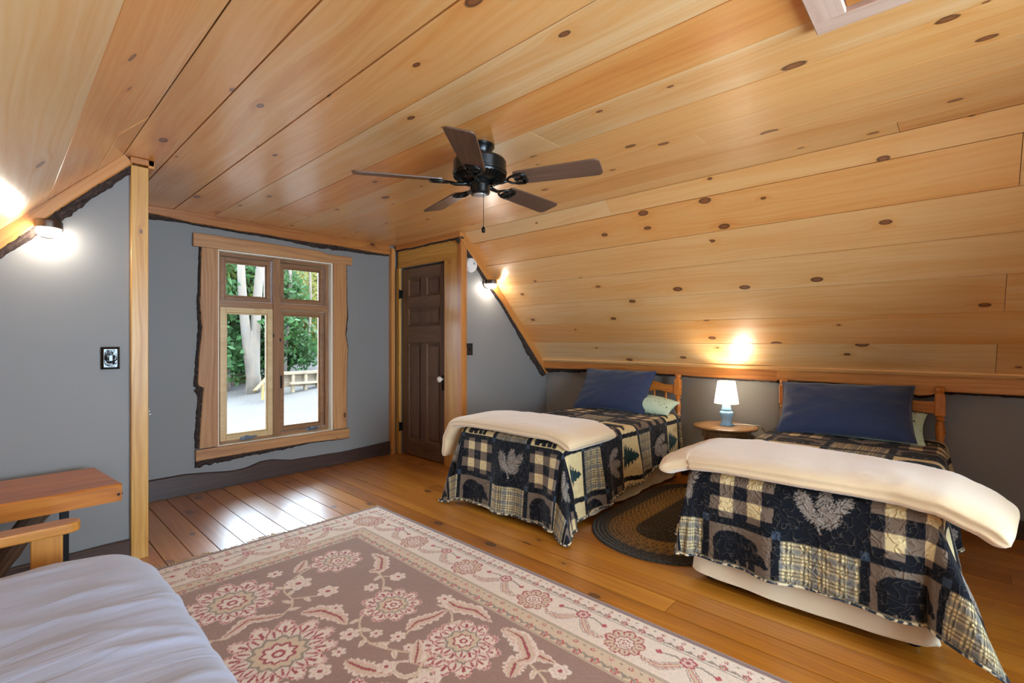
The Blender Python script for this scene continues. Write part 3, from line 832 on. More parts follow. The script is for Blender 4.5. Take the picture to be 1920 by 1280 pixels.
# second closet door, on the hidden side of the recess: only its glass knob shows past the post
door2 = struct(thing('door_2', None, None, (XRL, 4.05, 0)))
MB().box(XRL, XRL + 0.012, 3.66, 4.40, 0.012, DZ1).build('door_core', M['door_wood'], door2, bevel=0.002, seg=1)
for y0, y1, z0, z1 in ((3.76, 3.98, 0.2, 1.2), (4.08, 4.30, 0.2, 1.2), (3.76, 4.30, 1.38, 1.6), (3.76, 3.98, 1.72, 1.92), (4.08, 4.30, 1.72, 1.92)):
    beam('panel', (XRL + 0.013, (y0 + y1) / 2, z0), (XRL + 0.013, (y0 + y1) / 2, z1), y1 - y0, 0.008, (1, 0, 0), M['door_wood'], door2, bevel=0.004)
Mk = frame_matrix((XRL + 0.012, 3.73, 0.80), (0, 1, 0), (0, 0, 1), (1, 0, 0))
MB().lathe([(0.012, 0.0), (0.012, 0.018), (0.009, 0.022), (0.014, 0.026), (0.024, 0.034), (0.026, 0.046), (0.020, 0.056), (0.002, 0.060)], 12, M=Mk).build('knob', M['knob_glass'], door2, fixn=True)
# ------------------------------------------------------------------ ceiling fan
fan = thing('ceiling_fan', 'black ceiling fan with five brown blades and a pull chain', 'ceiling fan', (1.76, 1.86, H))
fx, fy = 1.76, 1.86
T0 = Matrix.Translation((fx, fy, 0))
shade_auto(MB().lathe([(0.078, H - 0.0005), (0.078, H - 0.012), (0.070, H - 0.020), (0.062, H - 0.045), (0.040, H - 0.058), (0.024, H - 0.062)], 32, (fx, fy, 0)).build('canopy', M['fan_black'], fan, fixn=True))
MB().lathe([(0.020, H - 0.058), (0.020, H - 0.075)], 16, (fx, fy, 0)).build('downrod', M['fan_black'], fan, smooth=False, fixn=True)
zt = H - 0.068
shade_auto(MB().lathe([(0.030, zt), (0.118, zt - 0.004), (0.134, zt - 0.012), (0.141, zt - 0.024), (0.141, zt - 0.070), (0.145, zt - 0.074), (0.145, zt - 0.084), (0.140, zt - 0.088)], 48, (fx, fy, 0)).build('motor_housing', M['fan_black'], fan, fixn=True), 30)
shade_auto(MB().lathe([(0.139, zt - 0.086), (0.136, zt - 0.098), (0.112, zt - 0.120), (0.070, zt - 0.132), (0.030, zt - 0.132)], 48, (fx, fy, 0)).build('lower_housing', M['fan_black'], fan, fixn=True), 30)
for i in range(40):
    a = 2 * PI * i / 40
    er = Vector((math.cos(a), math.sin(a), 0)); et = Vector((-math.sin(a), math.cos(a), 0))
    d = Vector((er.x * 0.82, er.y * 0.82, 0.56)).normalized()
    MB().obox(Vector((fx, fy, zt - 0.110)) + er * 0.124, d, et, d.cross(et), 0.040, 0.006, 0.008).build('vent_rib', M['bronze'], fan)
zb = zt - 0.128
shade_auto(MB().lathe([(0.062, zb), (0.064, zb - 0.010), (0.058, zb - 0.014), (0.054, zb - 0.018), (0.054, zb - 0.058), (0.048, zb - 0.066), (0.030, zb - 0.068)], 32, (fx, fy, 0)).build('switch_housing', M['fan_black'], fan, fixn=True), 30)
shade_auto(MB().lathe([(0.036, zb - 0.066), (0.034, zb - 0.072), (0.010, zb - 0.075), (0.002, zb - 0.075)], 24, (fx, fy, 0)).build('end_cap', plain('pale_fan_cap', lin(190, 186, 178), 0.4, 0.3), fan, fixn=True))
zbl = 2.092
pitch = math.radians(13)
for i in range(5):
    a = math.radians(75 + 72 * i)
    er = Vector((math.cos(a), math.sin(a), 0)); et = Vector((-math.sin(a), math.cos(a), 0))
    ey = (et * math.cos(pitch) - Vector((0, 0, 1)) * math.sin(pitch)).normalized()
    ez = er.cross(ey)
    Mb = frame_matrix((fx, fy, zbl), er, ey, ez)
    # blade: a long board with rounded tip, local X outwards
    out = []
    for x, w_ in ((0.205, 0.052), (0.225, 0.058), (0.40, 0.064), (0.60, 0.069)): out.append((x, w_))
    for k in range(7):
        q = PI / 2 * k / 6
        out.append((0.622 + 0.028 * math.sin(q), 0.069 - 0.03 * (1 - math.cos(q))))
    pts = [(x, -w_) for x, w_ in out] + [(x, w_) for x, w_ in reversed(out)]
    MB().prism(pts, lambda u, v, k: (u, v, -0.004 if k == 0 else 0.004)).build('blade', M['fan_blade'], fan, Mb, bevel=0.0015, seg=1)
    ir = MB()
    loop = [(0.155, 0.0), (0.175, 0.024), (0.21, 0.040), (0.245, 0.042), (0.258, 0.030), (0.262, 0.0), (0.258, -0.030), (0.245, -0.042), (0.21, -0.040), (0.175, -0.024), (0.155, 0.0)]
    ir.tube([(x, y, -0.010) for x, y in loop], 0.0065, 8)
    ir.tube([(0.20, 0.0, -0.010), (0.235, 0.0, -0.011), (0.262, 0, -0.010)], 0.006, 8)
    ir.tube([(0.198, 0.034, -0.010), (0.215, 0.0, -0.011), (0.198, -0.034, -0.010)], 0.005, 8)
    ir.obox((0.252, 0, -0.0055), (1, 0, 0), (0, 1, 0), (0, 0, 1), 0.028, 0.07, 0.005)
    ir.tube([(0.060, 0.0, -0.004), (0.09, 0.0, -0.012), (0.13, 0.0, -0.016), (0.158, 0.0, -0.010)], [0.014, 0.012, 0.010, 0.009], 10)
    ir.build('blade_iron', M['fan_black'], fan, Mb, smooth=True, fixn=True)
cx_, cy_ = fx - 0.018, fy - 0.046
MB().tube([(cx_, cy_, zb - 0.035), (cx_, cy_, 1.845)], 0.0016, 6).build('pull_chain', M['bronze'], fan)
MB().lathe([(0.002, 1.848), (0.007, 1.843), (0.010, 1.833), (0.010, 1.824), (0.006, 1.815), (0.001, 1.814)], 14, (cx_, cy_, 0)).build('chain_bob', M['bronze'], fan, smooth=True, fixn=True)

# ------------------------------------------------------------------ wall sconces
M['bulb'] = emit('lit_sconce_glass', (1.0, 0.92, 0.80, 1), 62.0)
def sconce(x, y, z, label):
    s = thing('wall_sconce', label, 'wall light', (x, y, z), group='wall sconces')
    Mp = frame_matrix((x, y, z), (1, 0, 0), (0, 0, 1), (0, -1, 0))
    shade_auto(MB().lathe([(0.056, 0.0005), (0.058, 0.006), (0.054, 0.016), (0.044, 0.020), (0.002, 0.021)], 36, M=Mp).build('backplate', M['sconce_metal'], s, fixn=True))
    c = (x, y - 0.075, z)
    shade_auto(MB().lathe([(0.046, 0.024), (0.052, 0.020), (0.054, 0.012), (0.054, -0.014), (0.050, -0.018), (0.002, -0.018)], 36, c, cap=True).build('hood', M['sconce_metal'], s, fixn=True))
    MB().obox((x, y - 0.028, z + 0.002), (1, 0, 0), (0, 1, 0), (0, 0, 1), 0.03, 0.03, 0.024).build('arm', M['sconce_metal'], s, bevel=0.004)
    MB().lathe([(0.047, -0.0185), (0.049, -0.030), (0.047, -0.044), (0.036, -0.055), (0.016, -0.060), (0.002, -0.061)], 28, c).build('glass_diffuser', M['bulb'], s, smooth=True, fixn=True)
    return s
sconce(0.187, YL, 1.835, 'lit bronze wall sconce on the grey wall above the plank bench')
sconce(3.405, YR, 1.835, 'lit bronze wall sconce beside the smoke alarm on the grey wall')

# ------------------------------------------------------------------ small wall fittings
sw = thing('light_switch', 'glossy black square switch plate beside the wooden post', 'switch', (0.437, YL, 1.15))
x0, x1, z0, z1 = 0.396, 0.478, 1.090, 1.214
v = [(x0, YL - 0.001, z0), (x1, YL - 0.001, z0), (x1, YL - 0.001, z1), (x0, YL - 0.001, z1)]
v += [(p[0], YL - 0.012, p[2]) for p in v]
v += [(x0 + 0.012, YL - 0.020, z0 + 0.012), (x1 - 0.012, YL - 0.020, z0 + 0.012), (x1 - 0.012, YL - 0.020, z1 - 0.012), (x0 + 0.012, YL - 0.020, z1 - 0.012)]
raw('plate', v, [(0, 1, 2, 3), (0, 4, 5, 1), (1, 5, 6, 2), (2, 6, 7, 3), (3, 7, 4, 0), (4, 8, 9, 5), (5, 9, 10, 6), (6, 10, 11, 7), (7, 11, 8, 4), (8, 11, 10, 9)], M['gloss_black'], sw, bevel=0.002, seg=2)
MB().obox((0.437, YL - 0.024, 1.152), (1, 0, 0), (0, 1, 0), (0, 0, 1), 0.018, 0.010, 0.034).build('toggle', M['gloss_black'], sw, bevel=0.002)
gu, gv = np.meshgrid(np.linspace(-1, 1, 30), np.linspace(-1, 1, 44), indexing='ij')
hh = np.clip(1.1 - np.hypot(gu, gv * 0.9), 0, 1) * 0.010 * np.abs(2 * fnoise(gu * 2.2 + 3, gv * 2.6 + 1, 77, 2) - 1) ** 0.8
link('relief', grid_mesh('relief', np.stack([0.437 + gu * 0.028, YL - 0.0198 - hh, 1.152 + gv * 0.048], -1), M['gloss_black']), None, sw)
sw = thing('light_switch', 'satin black switch plate on the wall under the smoke alarm', 'switch', (3.166, YR, 1.163))
MB().box(3.122, 3.208, YR - 0.008, YR - 0.0005, 1.105, 1.222).build('plate', M['satin_black'], sw, bevel=0.003)
MB().obox((3.165, YR - 0.014, 1.166), (1, 0, 0), (0, 0.8, -0.6), (0, 0.6, 0.8), 0.010, 0.016, 0.022).build('toggle', M['satin_black'], sw, bevel=0.002)
for z in (1.132, 1.195): MB().lathe([(0.0035, 0), (0.003, 0.0015), (0.0005, 0.002)], 10, M=frame_matrix((3.165, YR - 0.008, z), (1, 0, 0), (0, 0, 1), (0, -1, 0))).build('screw', M['steel'], sw, fixn=True)
sa = thing('smoke_alarm', 'round white smoke alarm near the slope of the ceiling', 'smoke alarm', (3.175, YR, 1.99))
Mp = frame_matrix((3.175, YR, 1.99), (1, 0, 0), (0, 0, 1), (0, -1, 0))
shade_auto(MB().lathe([(0.070, 0.0005), (0.072, 0.010), (0.070, 0.016)], 40, M=Mp).build('base', M['white_plastic'], sa, fixn=True))
shade_auto(MB().lathe([(0.066, 0.014), (0.067, 0.030), (0.062, 0.038), (0.048, 0.042), (0.002, 0.043)], 40, M=Mp).build('cover', M['white_plastic'], sa, fixn=True))
MB().lathe([(0.010, 0.042), (0.010, 0.046), (0.001, 0.047)], 16, M=Mp @ Matrix.Translation((0.02, 0.012, 0))).build('test_button', plain('grey_button', lin(150, 148, 146), 0.5), sa, fixn=True)
for i in range(10):
    a = 2 * PI * i / 10
    MB().obox((0, 0, 0), (1, 0, 0), (0, 1, 0), (0, 0, 1), 0.014, 0.003, 0.002).build('vent', plain('vent_shadow', lin(204, 202, 198), 0.7) if i == 0 else bpy.data.materials['vent_shadow'], sa, Mp @ Matrix.Rotation(a, 4, 'Z') @ Matrix.Translation((0.045, 0, 0.0425)))

# ------------------------------------------------------------------ nightstand and lamp
nx, ny, nz = 4.085, 1.385, 0.55
ns = thing('nightstand', 'round brown wooden nightstand between the two beds', 'nightstand', (nx, ny, 0))
shade_auto(MB().lathe([(0.225, nz - 0.024), (0.240, nz - 0.018), (0.246, nz - 0.008), (0.242, nz - 0.002), (0.236, nz)], 56, (nx, ny, 0)).build('tabletop', M['table_wood'], ns, fixn=True), 60)
shade_auto(MB().lathe([(0.175, nz - 0.095), (0.178, nz - 0.09), (0.178, nz - 0.025)], 40, (nx, ny, 0)).build('apron', M['table_wood'], ns, fixn=True))
shade_auto(MB().lathe([(0.165, 0.15), (0.172, 0.156), (0.172, 0.166), (0.165, 0.172)], 40, (nx, ny, 0)).build('shelf', M['table_wood'], ns, fixn=True))
legp = [(0.014, 0.0), (0.017, 0.02), (0.013, 0.06), (0.020, 0.12), (0.023, 0.16), (0.016, 0.19), (0.021, 0.22), (0.014, 0.26), (0.022, 0.33), (0.024, 0.38), (0.015, 0.40), (0.020, 0.43), (0.020, 0.50)]
for i in range(4):
    a = PI / 4 + PI / 2 * i
    p1 = Vector((nx + 0.155 * math.cos(a), ny + 0.155 * math.sin(a), 0.505)); p0 = Vector((nx + 0.20 * math.cos(a), ny + 0.20 * math.sin(a), 0.0165 if math.cos(a) < 0 else 0.002))
    d = (p1 - p0).normalized(); e1 = d.cross(Vector((0, 0, 1))).normalized()
    MB().lathe(legp, 16, M=frame_matrix(p0, e1, d.cross(e1), d)).build('leg', M['table_wood'], ns, smooth=True, fixn=True)

lamp = thing('table_lamp', 'small table lamp with pale blue ceramic base and white shade, lit', 'lamp', (nx + 0.015, ny - 0.005, nz))
lx, ly, lz = nx + 0.015, ny - 0.005, nz + 0.0005
shade_auto(MB().lathe([(0.050, 0), (0.052, 0.006), (0.046, 0.016), (0.036, 0.034), (0.040, 0.058), (0.052, 0.082), (0.055, 0.100), (0.048, 0.116), (0.036, 0.124), (0.042, 0.128), (0.042, 0.134), (0.036, 0.142), (0.034, 0.156), (0.026, 0.172), (0.012, 0.180)], 36, (lx, ly, lz)).build('base', M['lamp_blue'], lamp, fixn=True), 50)
MB().lathe([(0.011, 0.178), (0.011, 0.215), (0.015, 0.217), (0.015, 0.25)], 14, (lx, ly, lz)).build('socket', M['bronze'], lamp, fixn=True)
ksh = NT('lit_white_lampshade')
tl = ksh.node('ShaderNodeBsdfTranslucent'); tl.inputs[0].default_value = (0.95, 0.90, 0.80, 1)
df = ksh.node('ShaderNodeBsdfDiffuse'); df.inputs[0].default_value = (0.85, 0.82, 0.75, 1)
mx = ksh.node('ShaderNodeMixShader'); mx.inputs[0].default_value = 0.55
ksh.put(mx.inputs[1], df.outputs[0]); ksh.put(mx.inputs[2], tl.outputs[0]); ksh.put(ksh.out.inputs['Surface'], mx.outputs[0])
MB().lathe([(0.093, 0.182), (0.066, 0.362)], 40, (lx, ly, lz), cap=False).build('shade', ksh.m, lamp, smooth=True)
for r, z in ((0.0935, 0.182), (0.0665, 0.362)):
    MB().tube([(lx + r * math.cos(2 * PI * k / 40), ly + r * math.sin(2 * PI * k / 40), lz + z) for k in range(41)], 0.0022, 6).build('shade_trim', M['skirt'], lamp, smooth=True)
M['lamp_bulb'] = emit('lit_lamp_bulb', (1.0, 0.88, 0.70, 1), 260.0)
MB().lathe([(0.010, 0.25), (0.018, 0.262), (0.028, 0.280), (0.030, 0.296), (0.024, 0.312), (0.010, 0.322), (0.001, 0.323)], 20, (lx, ly, lz)).build('bulb', M['lamp_bulb'], lamp, smooth=True, fixn=True)
cp = [(lx + 0.045, ly - 0.02, lz + 0.004), (lx + 0.09, ly - 0.06, lz + 0.004), (lx + 0.12, ly - 0.12, lz + 0.004), (lx + 0.13, ly - 0.17, lz + 0.0035), (lx + 0.15, ly - 0.205, lz + 0.002), (lx + 0.18, ly - 0.225, lz - 0.02), (lx + 0.22, ly - 0.24, lz - 0.08), (lx + 0.25, ly - 0.24, lz - 0.25)]
MB().tube(cp, 0.0028, 8).build('cord', M['white_plastic'], lamp, smooth=True)

# ------------------------------------------------------------------ plank bench by the post
bz = 0.58
bench = thing('plank_bench', 'thick orange reclaimed-plank bench against the grey wall', 'bench', (-0.1, 3.1, 0))
bx0, bx1, by0, by1 = -0.62, 0.405, 2.86, 3.34
n = 60
v = []; f = []
for i in range(n + 1):
    x = bx0 + (bx1 - bx0) * i / n
    jf = 0.010 * (float(fnoise(x * 6, 2.0, 61)) - 0.5); jb = 0.02 * (float(fnoise(x * 3, 7.0, 62)) - 0.5)
    for y, z in ((by0 + jf, bz - 0.078), (by0 + jf - 0.004, bz - 0.006), (by0 + jf + 0.004, bz), (by1 + jb - 0.006, bz), (by1 + jb, bz - 0.008), (by1 + jb - 0.004, bz - 0.078)):
        xx = x - 0.05 * (y - by0) / (by1 - by0)
        v.append((xx + 0.1, y - 3.1, z - bz))
for i in range(n):
    a, b = i * 6, (i + 1) * 6
    for k in range(6): f.append((a + k, a + (k + 1) % 6, b + (k + 1) % 6, b + k))
f.append(tuple(range(6))[::-1]); f.append(tuple(n * 6 + k for k in range(6)))
slab = raw('slab', v, f, M['bench_wood'], bench, Matrix.Translation((-0.1, 3.1, bz)))
MB().lathe([(0.016, 0), (0.013, 0.004), (0.004, 0.006), (0.0005, 0.0065)], 10, M=frame_matrix((bx1 - 0.012, by0 + 0.0035, bz - 0.045), (1, 0, 0), (0, 0, 1), (0, -1, 0))).build('knot_hole', M['black_metal'], slab, fixn=True)
for x, lz0 in ((0.225, 0.0135), (-0.52, 0.0005)):
    lg = MB()
    lg.box(x - 0.016, x + 0.016, 3.09, 3.12, lz0, bz - 0.0785)
    lg.build('metal_leg', M['black_metal'], bench, bevel=0.002, seg=1)
def log(p0, p1, r):
    p0, p1 = Vector(p0), Vector(p1)
    d = (p1 - p0).normalized(); e1 = d.cross(Vector((0, 1, 0))).normalized(); e2 = d.cross(e1)
    L = (p1 - p0).length
    v = []; f = []; s = 14; nn = 16
    for i in range(nn + 1):
        for k in range(s):
            a = 2 * PI * k / s
            rr = r * (0.82 + 0.4 * float(fnoise(i * 0.5, k * 0.7 if k < s else 0, 71)))
            v.append((i / nn * L - L / 2, rr * math.cos(a), rr * math.sin(a)))
    for i in range(nn):
        for k in range(s): f.append((i * s + k, i * s + (k + 1) % s, (i + 1) * s + (k + 1) % s, (i + 1) * s + k))
    f.append(tuple(range(s))[::-1]); f.append(tuple(nn * s + k for k in range(s)))
    return raw('log_brace', v, f, M['rough_log'], bench, frame_matrix((p0 + p1) / 2, d, e1, e2))
log((-0.125, 2.98, 0.062), (0.135, 3.06, bz - 0.105), 0.042)
log((-0.25, 3.06, 0.062), (-0.50, 3.06, bz - 0.105), 0.042)

# ------------------------------------------------------------------ futon
fu = thing('futon', 'honey wood futon frame with flat armrest beside the plank bench', 'futon', (-0.15, 1.4, 0))
az = 0.575
def armrest(yc):
    out = []
    hw, xe = 0.046, 0.222
    for k in range(9):
        q = -PI / 2 + PI * k / 8
        out.append((xe - hw * 0.9 + hw * 0.9 * math.cos(q), hw * math.sin(q)))
    pts = [(-0.60, -hw)] + out + [(-0.60, hw)]
    MB().prism(pts, lambda u, v, k: (u, v, -0.018 if k == 0 else 0.018)).build('armrest', M['futon_wood'], fu, Matrix.Translation((0, yc, az - 0.018)) , bevel=0.006, seg=2)
    beam('arm_post', (0.13, yc, 0.0135), (0.13, yc, az - 0.0365), 0.085, 0.03, (0, 1, 0), M['futon_wood'], fu)
    beam('arm_post', (-0.52, yc, 0.0135 if yc > 3 else 0.0005), (-0.52, yc, az - 0.0365), 0.085, 0.03, (0, 1, 0), M['futon_wood'], fu)
    beam('arm_rail', (-0.475, yc, 0.22), (0.085, yc, 0.22), 0.09, 0.024, (0, 1, 0), M['futon_wood'], fu)
armrest(2.435); armrest(0.34)
beam('side_rail', (0.16, 0.36, 0.24), (0.16, 2.415, 0.24), 0.09, 0.026, (1, 0, 0), M['futon_wood'], fu)
beam('side_rail', (-0.55, 0.36, 0.24), (-0.55, 2.415, 0.24), 0.09, 0.026, (1, 0, 0), M['futon_wood'], fu)
for i in range(12):
    y = 0.48 + i * 0.165
    beam('slat', (-0.535, y, 0.285), (0.145, y, 0.285), 0.07, 0.014, (0, 0, 1), M['futon_wood'], fu)
# thick mattress under a pale fitted sheet, front edge rounded over
nu, nvv = 180, 150
mx0, mx1, my0, my1, mz0, mz1 = -0.62, 0.395, 0.42, 2.36, 0.2925, 0.505
u = np.linspace(-1, 1, nu)[:, None] * np.ones((1, nvv)); vv = np.linspace(0, 2 * PI, nvv)[None, :] * np.ones((nu, 1))
hx, hz = (mx1 - mx0) / 2, (mz1 - mz0) / 2
# section in X-Z: superellipse, swept along Y with rounded ends
ce, se = np.cos(vv), np.sin(vv)
px = np.sign(ce) * np.abs(ce) ** 0.28; pz = np.sign(se) * np.abs(se) ** 0.62
endr = (1 - np.abs(u) ** 7) ** 0.42
endr = np.maximum(endr, 0.02)
endx = 1 - 0.32 * np.abs(u) ** 9
X = (mx0 + mx1) / 2 + hx * px * np.where(endr > 0, endx, 0)
Y = (my0 + my1) / 2 + (my1 - my0) / 2 * u * (1 - 0.0 * px)
Z = (mz0 + mz1) / 2 + hz * pz * endr
top = np.clip(pz, 0, 1) * endr
Z = Z + 0.018 * top * (fnoise(Y * 2.2 + 5, X * 3.0, 81) - 0.5)
wr = np.abs(2 * fnoise(Y * 7 + X * 2.0 + 9, X * 2.4 - Y * 0.8 + 4, 83, 2) - 1)
Z = Z + top * (0.010 * (1 - np.clip(wr * 2.2, 0, 1)) ** 2)
X = X + 0.012 * np.clip(px, 0, 1) * (fnoise(Y * 16, Z * 5, 85, 2) - 0.5)
P = np.stack([X, Y, Z], -1)
fm = link('futon_mattress', grid_mesh('futon_mattress', P, M['sheet']), None)
tag(fm, 'plump futon mattress under a pale lilac-grey sheet', 'mattress')
# ------------------------------------------------------------------ quilt pattern (flat, in metres)
def L3(r, g, b): return np.array(lin(r, g, b)[:3])
QB, QC, QT, QG = L3(22, 24, 31), L3(234, 210, 156), L3(126, 108, 92), L3(70, 86, 104)
QTREE, QMID = L3(30, 58, 60), L3(150, 138, 126)

def ell(x, y, cx, cy, a, b, rot=0.0):
    c, s = math.cos(rot), math.sin(rot)
    u = (x - cx) * c + (y - cy) * s; v = -(x - cx) * s + (y - cy) * c
    return (u / a) ** 2 + (v / b) ** 2 < 1
def bear(x, y):
    m = ell(x, y, 0.38, 0.44, 0.30, 0.29) | ell(x, y, 0.25, 0.40, 0.16, 0.30) | ell(x, y, 0.60, 0.43, 0.17, 0.23, -0.3)
    m |= ell(x, y, 0.765, 0.345, 0.115, 0.115, -0.5) | ell(x, y, 0.865, 0.265, 0.065, 0.052, -0.6) | ell(x, y, 0.735, 0.475, 0.030, 0.045)
    for lx_, w_ in ((0.17, 0.075), (0.36, 0.065), (0.53, 0.06), (0.67, 0.055)):
        m |= (np.abs(x - lx_ - 0.06 * (0.3 - y)) < w_) & (y < 0.30) & (y > 0.02)
    return m
def pine(x, y):
    m = np.zeros_like(x, bool)
    for cx, cy, a, b, rot in ((0.30, 0.60, 0.12, 0.24, 0.35), (0.56, 0.66, 0.11, 0.27, -0.05), (0.76, 0.62, 0.11, 0.24, -0.6), (0.62, 0.36, 0.13, 0.17, -0.9), (0.40, 0.40, 0.11, 0.18, 0.8)):
        c, s = math.cos(rot), math.sin(rot)
        u = (x - cx) * c + (y - cy) * s; v = -(x - cx) * s + (y - cy) * c
        r = np.sqrt((u / a) ** 2 + (v / b) ** 2)
        th = np.arctan2(v, u)
        sp = 0.75 + 0.32 * np.abs(np.sin(th * 9 + cx * 20))
        m |= (r < sp) & ~((np.abs(np.sin(v * 105 - np.abs(u) * 70)) < 0.30) & (np.abs(u) > 0.008) & (r > 0.12))
    m |= (np.abs(x - (0.46 - 0.25 * (y - 0.3))) < 0.014) & (y < 0.5) & (y > 0.08)
    return m
def fir(x, y):
    yy = np.clip((y - 0.10) / 0.82, 0, 1)
    w_ = 0.34 * (1 - yy) ** 0.85 * (0.72 + 0.42 * ((yy * 6.0) % 1.0 < 0.55) * (1 - ((yy * 6.0) % 1.0))) + 0.01
    w_ = w_ * (0.85 + 0.3 * vnoise(x * 22, y * 22, 5))
    return ((np.abs(x - 0.5) < w_) & (y > 0.12) & (y < 0.94)) | ((np.abs(x - 0.5) < 0.03) & (y > 0.04) & (y < 0.2))
def plaid(a, b):
    c = np.ones(a.shape + (3,)) * QC
    p = 0.066
    fa, fb = (a / p) % 1.0, (b / p) % 1.0
    ba, bb = (fa < 0.42).astype(float), (fb < 0.42).astype(float)
    tint = np.where((((a / p).astype(int) % 2) == 0)[..., None], QG, QT)
    c = c * (1 - 0.62 * ba[..., None]) + tint * (0.62 * ba[..., None])
    c = c * (1 - 0.55 * bb[..., None]) + QG * (0.55 * bb[..., None])
    ln = (np.abs(fa - 0.62) < 0.05) | (np.abs(fa - 0.86) < 0.05) | (np.abs(fb - 0.60) < 0.05) | (np.abs(fb - 0.84) < 0.05)
    c[ln] = c[ln] * 0.25 + QB * 0.75
    return c
def check(a, b):
    p = 0.064
    ia = (np.floor(a / p).astype(int) % 2) == 0; ib = (np.floor(b / p + 0.5).astype(int) % 2) == 0
    c = np.ones(a.shape + (3,)) * QT
    c[ia & ib] = QB; c[~ia & ~ib] = QC
    return c
ROWS = [('B', 0.0, 0.190), ('A', 0.222, 0.470), ('C', 0.502, 0.715)]
PER = 0.747
def quilt_pattern(r, t):
    """r: distance from the foot hem, t: across (0 = middle column)"""
    col = np.ones(r.shape + (3,)) * QB
    pw = 0.325
    j = np.floor(t / pw + 0.5).astype(int)
    u = t - (j - 0.5) * pw                     # 0..pw in the column
    cell_u = (u - 0.017) / (pw - 0.034)
    inu = (cell_u > 0) & (cell_u < 1)
    rp = r % PER
    aj = np.abs(j)
    for kind, r0, r1 in ROWS:
        m = (rp >= r0) & (rp < r1) & inu
        if not m.any(): continue
        cv = (rp - r0) / (r1 - r0)
        asp = (r1 - r0) / (pw - 0.034)
        for jj in range(-4, 5):
            q = m & (j == jj)
            if not q.any(): continue
            x, y, x_m, y_m = cell_u[q], cv[q], u[q], (rp - r0)[q]
            even = (jj % 2) == 0
            if kind == 'A':
                if even:
                    c = np.ones((q.sum(), 3)) * QB
                    c[pine(x, y)] = QMID
                else:
                    c = check(x_m, y_m)
            elif kind == 'B':
                if even: c = plaid(x_m, y_m)
                else:
                    c = np.ones((q.sum(), 3)) * QT
                    c[bear(x * 0.94 + 0.02, y * 0.82 + 0.02)] = QB
            else:
                if even:
                    c = plaid(x_m, y_m) if jj == 0 else np.ones((q.sum(), 3)) * QC
                    if jj != 0: c[fir(x, y)] = QTREE
                else:
                    c = np.ones((q.sum(), 3)) * QC
                    c[bear(x, y * 1.1)] = QB
            col[q] = c
    # small grey corner squares where the black strips cross
    du = np.minimum(u, pw - u)
    for r0 in (0.206, 0.486, 0.731):
        col[(np.abs(rp - r0) < 0.016) & (du < 0.016)] = QG * 0.7
    return col

def hang(d, r, k):
    th = np.minimum(d / r, PI / 2)
    rest = np.maximum(d - r * PI / 2, 0)
    return r * np.sin(th) + rest * k, r * (1 - np.cos(th)) + rest * np.sqrt(np.maximum(1 - k * k, 0))

def make_quilt(label, Xf, Xh, Yc, W, z, of, oL, oR, t0, seed, k1=0.42, skirtk=0.10, k1L=None, softL=1.0, softR=1.0):
    L = Xh - Xf
    n = int((L + of) / 0.0050); m = int((W + 0.9) / 0.0050)
    s = np.linspace(-of, L, n)[:, None] * np.ones((1, m))
    q = np.linspace(0, 1, m)[None, :] * np.ones((n, 1))
    lo = -(W / 2 + oL(s)); hi = W / 2 + oR(s)
    t = lo + q * (hi - lo)
    r = 0.055
    a = np.maximum(0, r - s) ; b = np.maximum(0, np.abs(t) - (W / 2 - r))
    so = np.where(t < 0, softL, softR)
    rho = so * np.hypot(a, b) + (1 - so) * np.maximum(a, b); phi = np.arctan2(b, np.maximum(a, 1e-9))
    kk = np.where(t < 0, k1 if k1L is None else k1L, k1)
    k = skirtk + (kk - skirtk) * np.sin(2 * phi) ** 1.6
    hx, hz = hang(rho, r, k)
    sg = np.sign(t)
    both = (a > 0) | (b > 0)
    dx = np.where(both, np.cos(phi), 0) * hx; dy = np.where(both, np.sin(phi), 0) * hx
    bx = np.maximum(s, r); by = np.clip(t, -(W / 2 - r), W / 2 - r)
    drop = np.clip(hz / 0.30, 0, 1) ** 1.3
    # hanging folds
    along = np.where(b > a, s * 1.0, t * 1.0)
    fold = 0.020 * np.sin(along * 13.0 + seed + 2.0 * vnoise(along * 3, along * 0 + seed, seed)) + 0.012 * np.sin(along * 27.0 + 2 * seed)
    cf = np.sin(2 * phi) ** 2
    fold = fold * (1 - cf) + cf * 0.022 * np.sin(phi * 9.0 + seed)
    X = Xf + bx - dx - np.cos(phi) * both * fold * drop
    Y = Yc - (by + sg * dy) - sg * np.sin(phi) * both * fold * drop
    puff = 0.010 * (fnoise(s * 5 + seed, t * 5, 90 + seed) - 0.5) + 0.004 * (vnoise(s * 26, t * 26, 91 + seed) - 0.5)
    Z = z - hz + puff * (1 - drop)
    Z = np.maximum(Z, 0.016 + 0.004 * vnoise(s * 20, t * 20, 3))
    P = np.stack([X, Y, Z], -1)
    col = quilt_pattern(s + of, t - t0)
    edge = (s + of < 0.012) | (q * (hi - lo) < 0.012) | ((1 - q) * (hi - lo) < 0.012)
    pl = plaid(s * 1.7, t * 1.7)
    col[edge] = pl[edge]
    uv = np.stack([s, t], -1)
    o = link('quilt', grid_mesh('quilt', P, M['quilt'], col, uv), None)
    tag(o, label, 'quilt', 'patchwork quilts')
    # bound edge
    path = [P[i, 0] for i in range(n - 1, -1, -3)] + [P[0, j] for j in range(0, m, 3)] + [P[i, m - 1] for i in range(0, n, 3)]
    bm_ = MB().tube([tuple(p) for p in path], 0.006, 6)
    bo = bm_.build('binding', M['binding'], o, smooth=True)
    return o, P
kb = NT('plaid_quilt_binding')
v_, _ = kb.obj(False)
